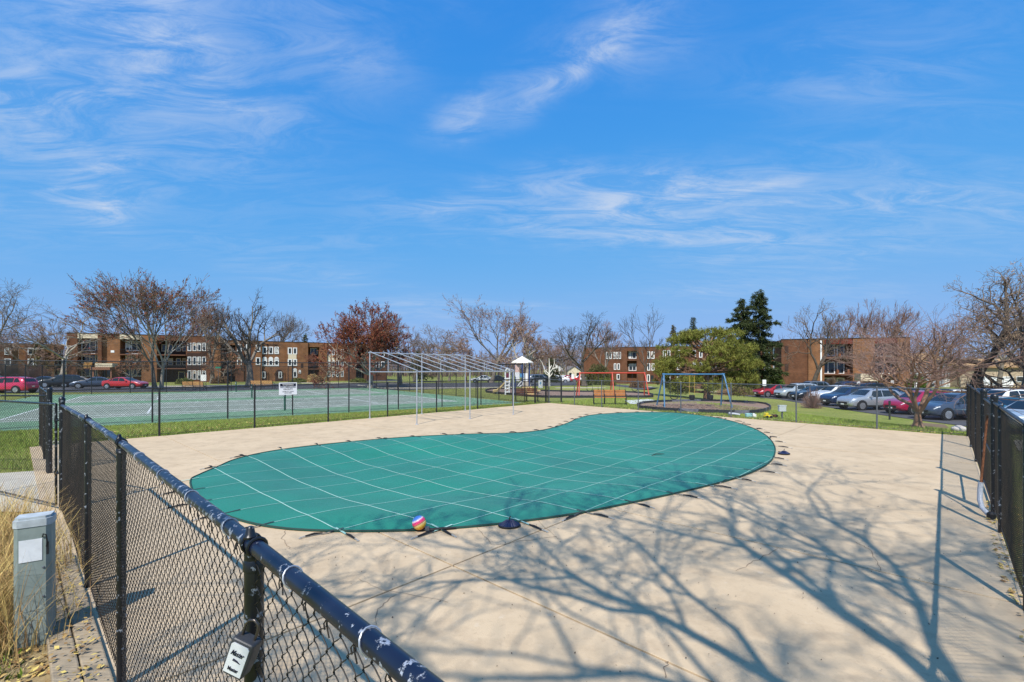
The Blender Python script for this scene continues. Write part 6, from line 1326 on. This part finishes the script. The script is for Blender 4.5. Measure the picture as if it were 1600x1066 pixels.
def place(kind, color, label, pos, rz, group, sc=1.0, name=None):
    o = protos[kind] if not used_[kind] else copy_tree(protos[kind]); used_[kind] = True
    o.name = 'parked_car'; o.location = pos; o.rotation_euler = (0, 0, rz); o.scale = (sc,)*3; tag(o, label, 'car', group)
    for ch in o.children:
        if ch.name.split('.')[0] in ('body', 'mirror', 'door_handle'):
            ch.material_slots[0].link = 'OBJECT'; ch.material_slots[0].material = PAINT[color]
    return o
ZL = -.78
RH = R(186)                                            # right lot: noses towards the lawn
def lot(kind, color, label, px_front, d, sc=1.0, rz=RH, off=0):
    x = (px_front-CX)/F*d; hl = 2.33*sc; c = Vector((x-math.cos(rz)*hl, d-math.sin(rz)*hl+off, ZL)); place(kind, color, label, c, rz, 'cars in the right car park', sc)
lot('suv', 'slate', 'dark blue-grey SUV behind the crabapple trunk, nearest the fence corner', 1439, 29.5, 1.0)
lot('suv', 'magenta', 'magenta-red SUV left of the crabapple trunk', 1391, 33.0)
lot('suv', 'silver', 'silver SUV with sloping roof in the middle of the right row', 1316, 36.5)
lot('suv', 'navy', 'navy SUV left of the silver SUV', 1288, 40.3)
lot('suv', 'white', 'white SUV behind the bare twiggy bush', 1270, 44.2)
lot('sedan', 'black', 'black car half hidden by the twiggy bush', 1240, 47.4)
lot('suv', 'palegrey', 'pale grey SUV next to the crimson car', 1214, 50.5)
lot('sedan', 'crimson', 'crimson sedan at the left end of the right row', 1181, 53.0, 1.0)
# second row and beyond the fence
def spot(kind, color, label, px, d, rz, z=ZL, group='cars in the right car park'): x = (px-CX)/F*d; place(kind, color, label, (x, d, z), rz, group)
spot('sedan', 'crimson', 'red car seen through the crabapple branches', 1462, 34.8, R(186)); spot('sedan', 'white', 'white car in the second row above the crabapple fork', 1484, 41, R(186)); spot('suv', 'black', 'dark SUV behind the navy one in the second row', 1352, 52, R(186)); spot('suv', 'navy', 'dark blue SUV in the second row behind the white SUV', 1318, 58, R(186)); spot('sedan', 'grey', 'grey car behind the tail of the silver SUV', 1432, 43, R(190))
spot('suv', 'white', 'white car roof seen over the right fence', 1568, 36, R(186)); spot('sedan', 'teal', 'teal car behind the right fence gate', 1582, 28.5, R(186)); spot('suv', 'palegrey', 'silver car at the right picture edge behind the fence', 1622, 23.5, R(186)); spot('sedan', 'red', 'dark red car at the far right edge', 1612, 42, R(186)); spot('sedan', 'navy', 'dark blue car farther behind the right fence', 1540, 42, R(186))
spot('suv', 'grey', 'grey SUV in the second row behind the pale grey one', 1266, 60, R(186)); spot('sedan', 'navy', 'navy sedan in the second row above the magenta SUV', 1402, 47, R(186))
# left lot
def left(kind, color, label, px, py, rz): p = gp(px, py, -.03); place(kind, color, label, (p.x, p.y, -.01), rz, 'cars parked behind the tennis courts')
left('sedan', 'red', 'bright red sedan parked beyond the court', 196, 608, R(2)); left('sedan', 'slate', 'dark blue sedan left of the red sedan', 149, 606.8, R(215)); left('sedan', 'tan', 'tan sedan behind the dark blue sedan', 126, 605.0, R(35)); left('suv', 'black', 'black SUV in the left row', 96, 605.5, R(215)); left('sedan', 'navy', 'navy sedan left of the black SUV', 66, 605.0, R(215)); left('sedan', 'grey', 'dark grey sedan in front of the white parking sign', 32, 603.8, R(20)); left('sedan', 'palegrey', 'pale grey car at the left edge above the pink SUV', -2, 603.5, R(20)); left('suv', 'pinkred', 'pinkish red SUV at the left picture edge', 14, 614.5, R(184))
p = atd(6, 96); place('sedan', 'white', 'white car far left on the upper drive', (p.x, p.y, p.z+.75), R(184), 'far cars')
for i, (k, c, lb, px, d, rz) in enumerate([('sedan', 'white', 'white sedan behind the shade frame', 754, 94, R(182)), ('sedan', 'black', 'black sedan right of the white one behind the frame', 775, 96, R(186)), ('suv', 'grey', 'grey SUV left of the white dead tree', 843, 88, R(15)), ('sedan', 'white', 'white sedan right of the white dead tree', 871, 86, R(172)), ('sedan', 'red', 'maroon sedan beyond the white sedan', 886, 92, R(170)), ('sedan', 'white', 'farther white sedan before the square white sign', 880, 100, R(172)), ('suv', 'navy', 'dark SUV just right of the slide tower', 858, 98, R(20)), ('sedan', 'white', 'white sedan left of the red swing frame', 905, 96, R(175))]):
    p = atd(px, d); place(k, c, lb, (p.x, p.y, p.z+.03), rz, 'cars along the far drive')

# ================================================================ GRASS, LEAVES AND LITTER
def blades(name, label, P, size, m, seed, lean=.5, wid=.05, segs=1):
    rr = np.random.RandomState(seed); n = len(P); a = rr.uniform(0, 6.283, n); s = size*rr.uniform(.45, 1.2, n); ln = rr.uniform(.1, lean, n); d = np.stack([np.cos(a)*ln, np.sin(a)*ln, np.ones(n)], 1)*s[:, None]; b2 = rr.uniform(0, 6.283, n); sd = np.stack([np.cos(b2), np.sin(b2), np.zeros(n)], 1)*(s*wid)[:, None]
    if segs == 1:
        V_ = np.stack([P-sd, P+sd, P+d], 1).reshape(-1, 3); o = obj(name, np_mesh(name, V_, np.arange(3*n).reshape(-1, 3), 3), m)
    else:
        dr = np.stack([np.cos(a), np.sin(a), np.zeros(n)], 1)*(s*ln)[:, None]; pts = []
        for k in range(5):
            t = k/4; pts.append(P+np.stack([0*s, 0*s, s*(t-.35*ln*t*t)], 1)+dr*t*t*1.2)
        L_ = []
        for k in range(5): w = 1-.8*(k/4); L_ += [pts[k]-sd*w, pts[k]+sd*w]
        V_ = np.stack(L_, 1); base = np.arange(n)[:, None]*10; Q = np.concatenate([base+np.array([[2*k, 2*k+1, 2*k+3, 2*k+2]]) for k in range(4)], 0); o = obj(name, np_mesh(name, V_.reshape(-1, 3), Q), m)
    o['kind'] = 'stuff'; o['label'] = label; return o
rr = np.random.RandomState(21)
def scatter(n, fn, zoff=0):
    out_ = []
    while len(out_) < n:
        p = fn()
        if p is not None: out_.append((p[0], p[1], ground(p[0], p[1])+zoff))
    return np.array(out_)
grass_m = mat('grass blade', (.25, .315, .055), .8, .2, island=.4); dry_m = mat('dry grass', (.50, .34, .135), .8, .2, island=.4); dry2 = mat('pale dry grass', (.58, .44, .22), .8, .2, island=.3); leaf_m = mat('fallen leaf', (.42, .28, .10), .85, .1, island=.55); moss = mat('green weed', (.17, .24, .03), .8, .2, island=.4)
def strip():
    u = rr.uniform(-1.5, 26); v = VMAX+.1+rr.uniform(0, 1)**1.3*6.5; p = uv(u, v); q_ = Vector(p)-CO; return p if q_.dot(C2) < -.03 or q_.dot(C1) > 17.2 else None
blades('lawn_grass', 'short green grass between deck and tennis court', scatter(38000, strip), .085, grass_m, 1, .9, .10)
def rlawn():
    v = rr.uniform(-1, 21); u = umax(v)+.05+rr.uniform(0, 1)**1.4*10; p = uv(u, v)
    for qx, qy in ((1100, 637),):
        g = gp(qx, qy); 
        if ((p.x-g.x)/4.4)**2+((p.y-g.y)/2.6)**2 < 1: return None
    return p if p.x < 21 else None
blades('lawn_grass', 'short green grass on the lawn right of the play area', scatter(42000, rlawn), .09, grass_m, 2, .9, .11)
def lleft():
    p = (rr.uniform(-26, -8.5), rr.uniform(11, 22)); 
    u, v = touv(p); return p if u < .3 and v > 10 and (Vector(p)-CO).dot(C2) < -.05 and not (10.0 > p[1]) else None
blades('lawn_grass', 'short green grass left of the pool gate', scatter(16000, lleft), .09, grass_m, 3, .9, .10)
def near_l():
    v = rr.uniform(2.2, 9.4); u = .05-abs(rr.normal(0, .8)); p = uv(u, v); return p if p.y > 1.2 and p.y < 8.0 else None
def tuft_l():
    c = [(-4.75, 4.1), (-5.1, 4.5), (-5.6, 5.0), (-6.2, 5.6), (-6.8, 6.2), (-7.3, 6.7), (-4.4, 3.7), (-5.0, 4.0), (-4.35, 4.15), (-5.5, 5.6)][rr.choice(10, p=[.13, .13, .13, .12, .12, .1, .1, .1, .03, .04])]; p = (c[0]+rr.normal(0, .20), c[1]+rr.normal(0, .20)); return p
blades('dry_grass', 'tall straw-coloured ornamental grass at the left edge', scatter(4200, tuft_l), .80, dry_m, 4, .62, .0042, 5)
blades('dry_grass', 'pale dry grass blades round the utility pedestal', scatter(1300, near_l), .24, dry2, 5, 1.8, .010, 5)
blades('weeds', 'green weeds along the landscape timber', scatter(2600, near_l), .07, moss, 6, 1.3, .22)
pe = (pb.x, pb.y)
def litter():
    v = rr.uniform(1.8, 9.8); u = rr.uniform(-1.3, .42); return uv(u, v)
def leafs(name, label, n, fn, size, m, seed, zo=.02):
    r2 = np.random.RandomState(seed); P = scatter(n, fn, zo); a = r2.uniform(0, 6.28, n); s = size*r2.uniform(.4, 1.2, n); d1 = np.stack([np.cos(a), np.sin(a), r2.uniform(-.5, .5, n)], 1)*s[:, None]; d2 = np.stack([-np.sin(a), np.cos(a), r2.uniform(-.5, .5, n)], 1)*(s*.6)[:, None]; P[:, 2] += r2.uniform(0, .02, n)
    o = obj(name, np_mesh(name, np.stack([P-d1, P+d2, P+d1, P-d2], 1).reshape(-1, 3), np.arange(4*n).reshape(-1, 4)), m); o['kind'] = 'stuff'; o['label'] = label
leafs('leaf_litter', 'yellow-brown fallen leaves along the left fence foot', 6500, litter, .030, leaf_m, 7)
leafs('leaf_litter', 'fallen leaves lying on the landscape timbers', 500, lambda: uv(rr.uniform(.18, .50), rr.uniform(1.2, 8)), .026, leaf_m, 17, .095)
soil = sheet('bare_soil', [(-320, 1400), (-200, 830), (40, 806), (104, 806), (150, 920), (260, 1400)], .012, mat('planting soil', (.24, .17, .085), .95, .1, color2=(.33, .25, .13), vscale=5, bump=.6, bscale=25), -.03, 'brown soil under the dry grass at left')
def deckleaf():
    u = UMIN+.2+rr.uniform(0, 1)*14; v = rr.uniform(-.5, 8); p = uv(u, v); return p if not inside(p) else None
leafs('deck_debris', 'scattered tiny dark leaf bits on the deck', 650, deckleaf, .010, mat('dark leaf bit', (.10, .06, .035), .9, .1, island=.5), 8, .034)
def edge_d():
    v = rr.uniform(-.5, 20); p = uv(umax(v)+rr.uniform(0, .5), v); return p
leafs('leaf_litter', 'tan fallen leaves along the far deck edge', 700, edge_d, .05, leaf_m, 9, .05)
def edge_e():
    u = rr.uniform(1, 25); p = uv(u, VMAX+rr.uniform(.1, 2.5)); return p
leafs('leaf_litter', 'tan fallen leaves along the court side grass', 700, edge_e, .05, leaf_m, 10, .05)
def edge_r():
    u = rr.uniform(5, 12); return uv(u, VMIN-rr.uniform(-.12, .6))
leafs('leaf_litter', 'brown fallen leaves at the foot of the right fence', 900, edge_r, .035, leaf_m, 11, .045)
b2d = {}
def bedin(x, y):
    g = gp(1100, 637); return ((x-g.x)/4.0)**2+((y-g.y)/2.2)**2 < 1
g = gp(1100, 637); chips('mulch_chips', bedin, (g.x-4.2, g.x+4.2, g.y-2.4, g.y+2.4), 5000, lambda x, y: ground(x, y)+.05, .045, mat('mulch chip', (.26, .17, .12), .95, .1, island=.45), 5, 'loose wood chips in the oval mulch bed')
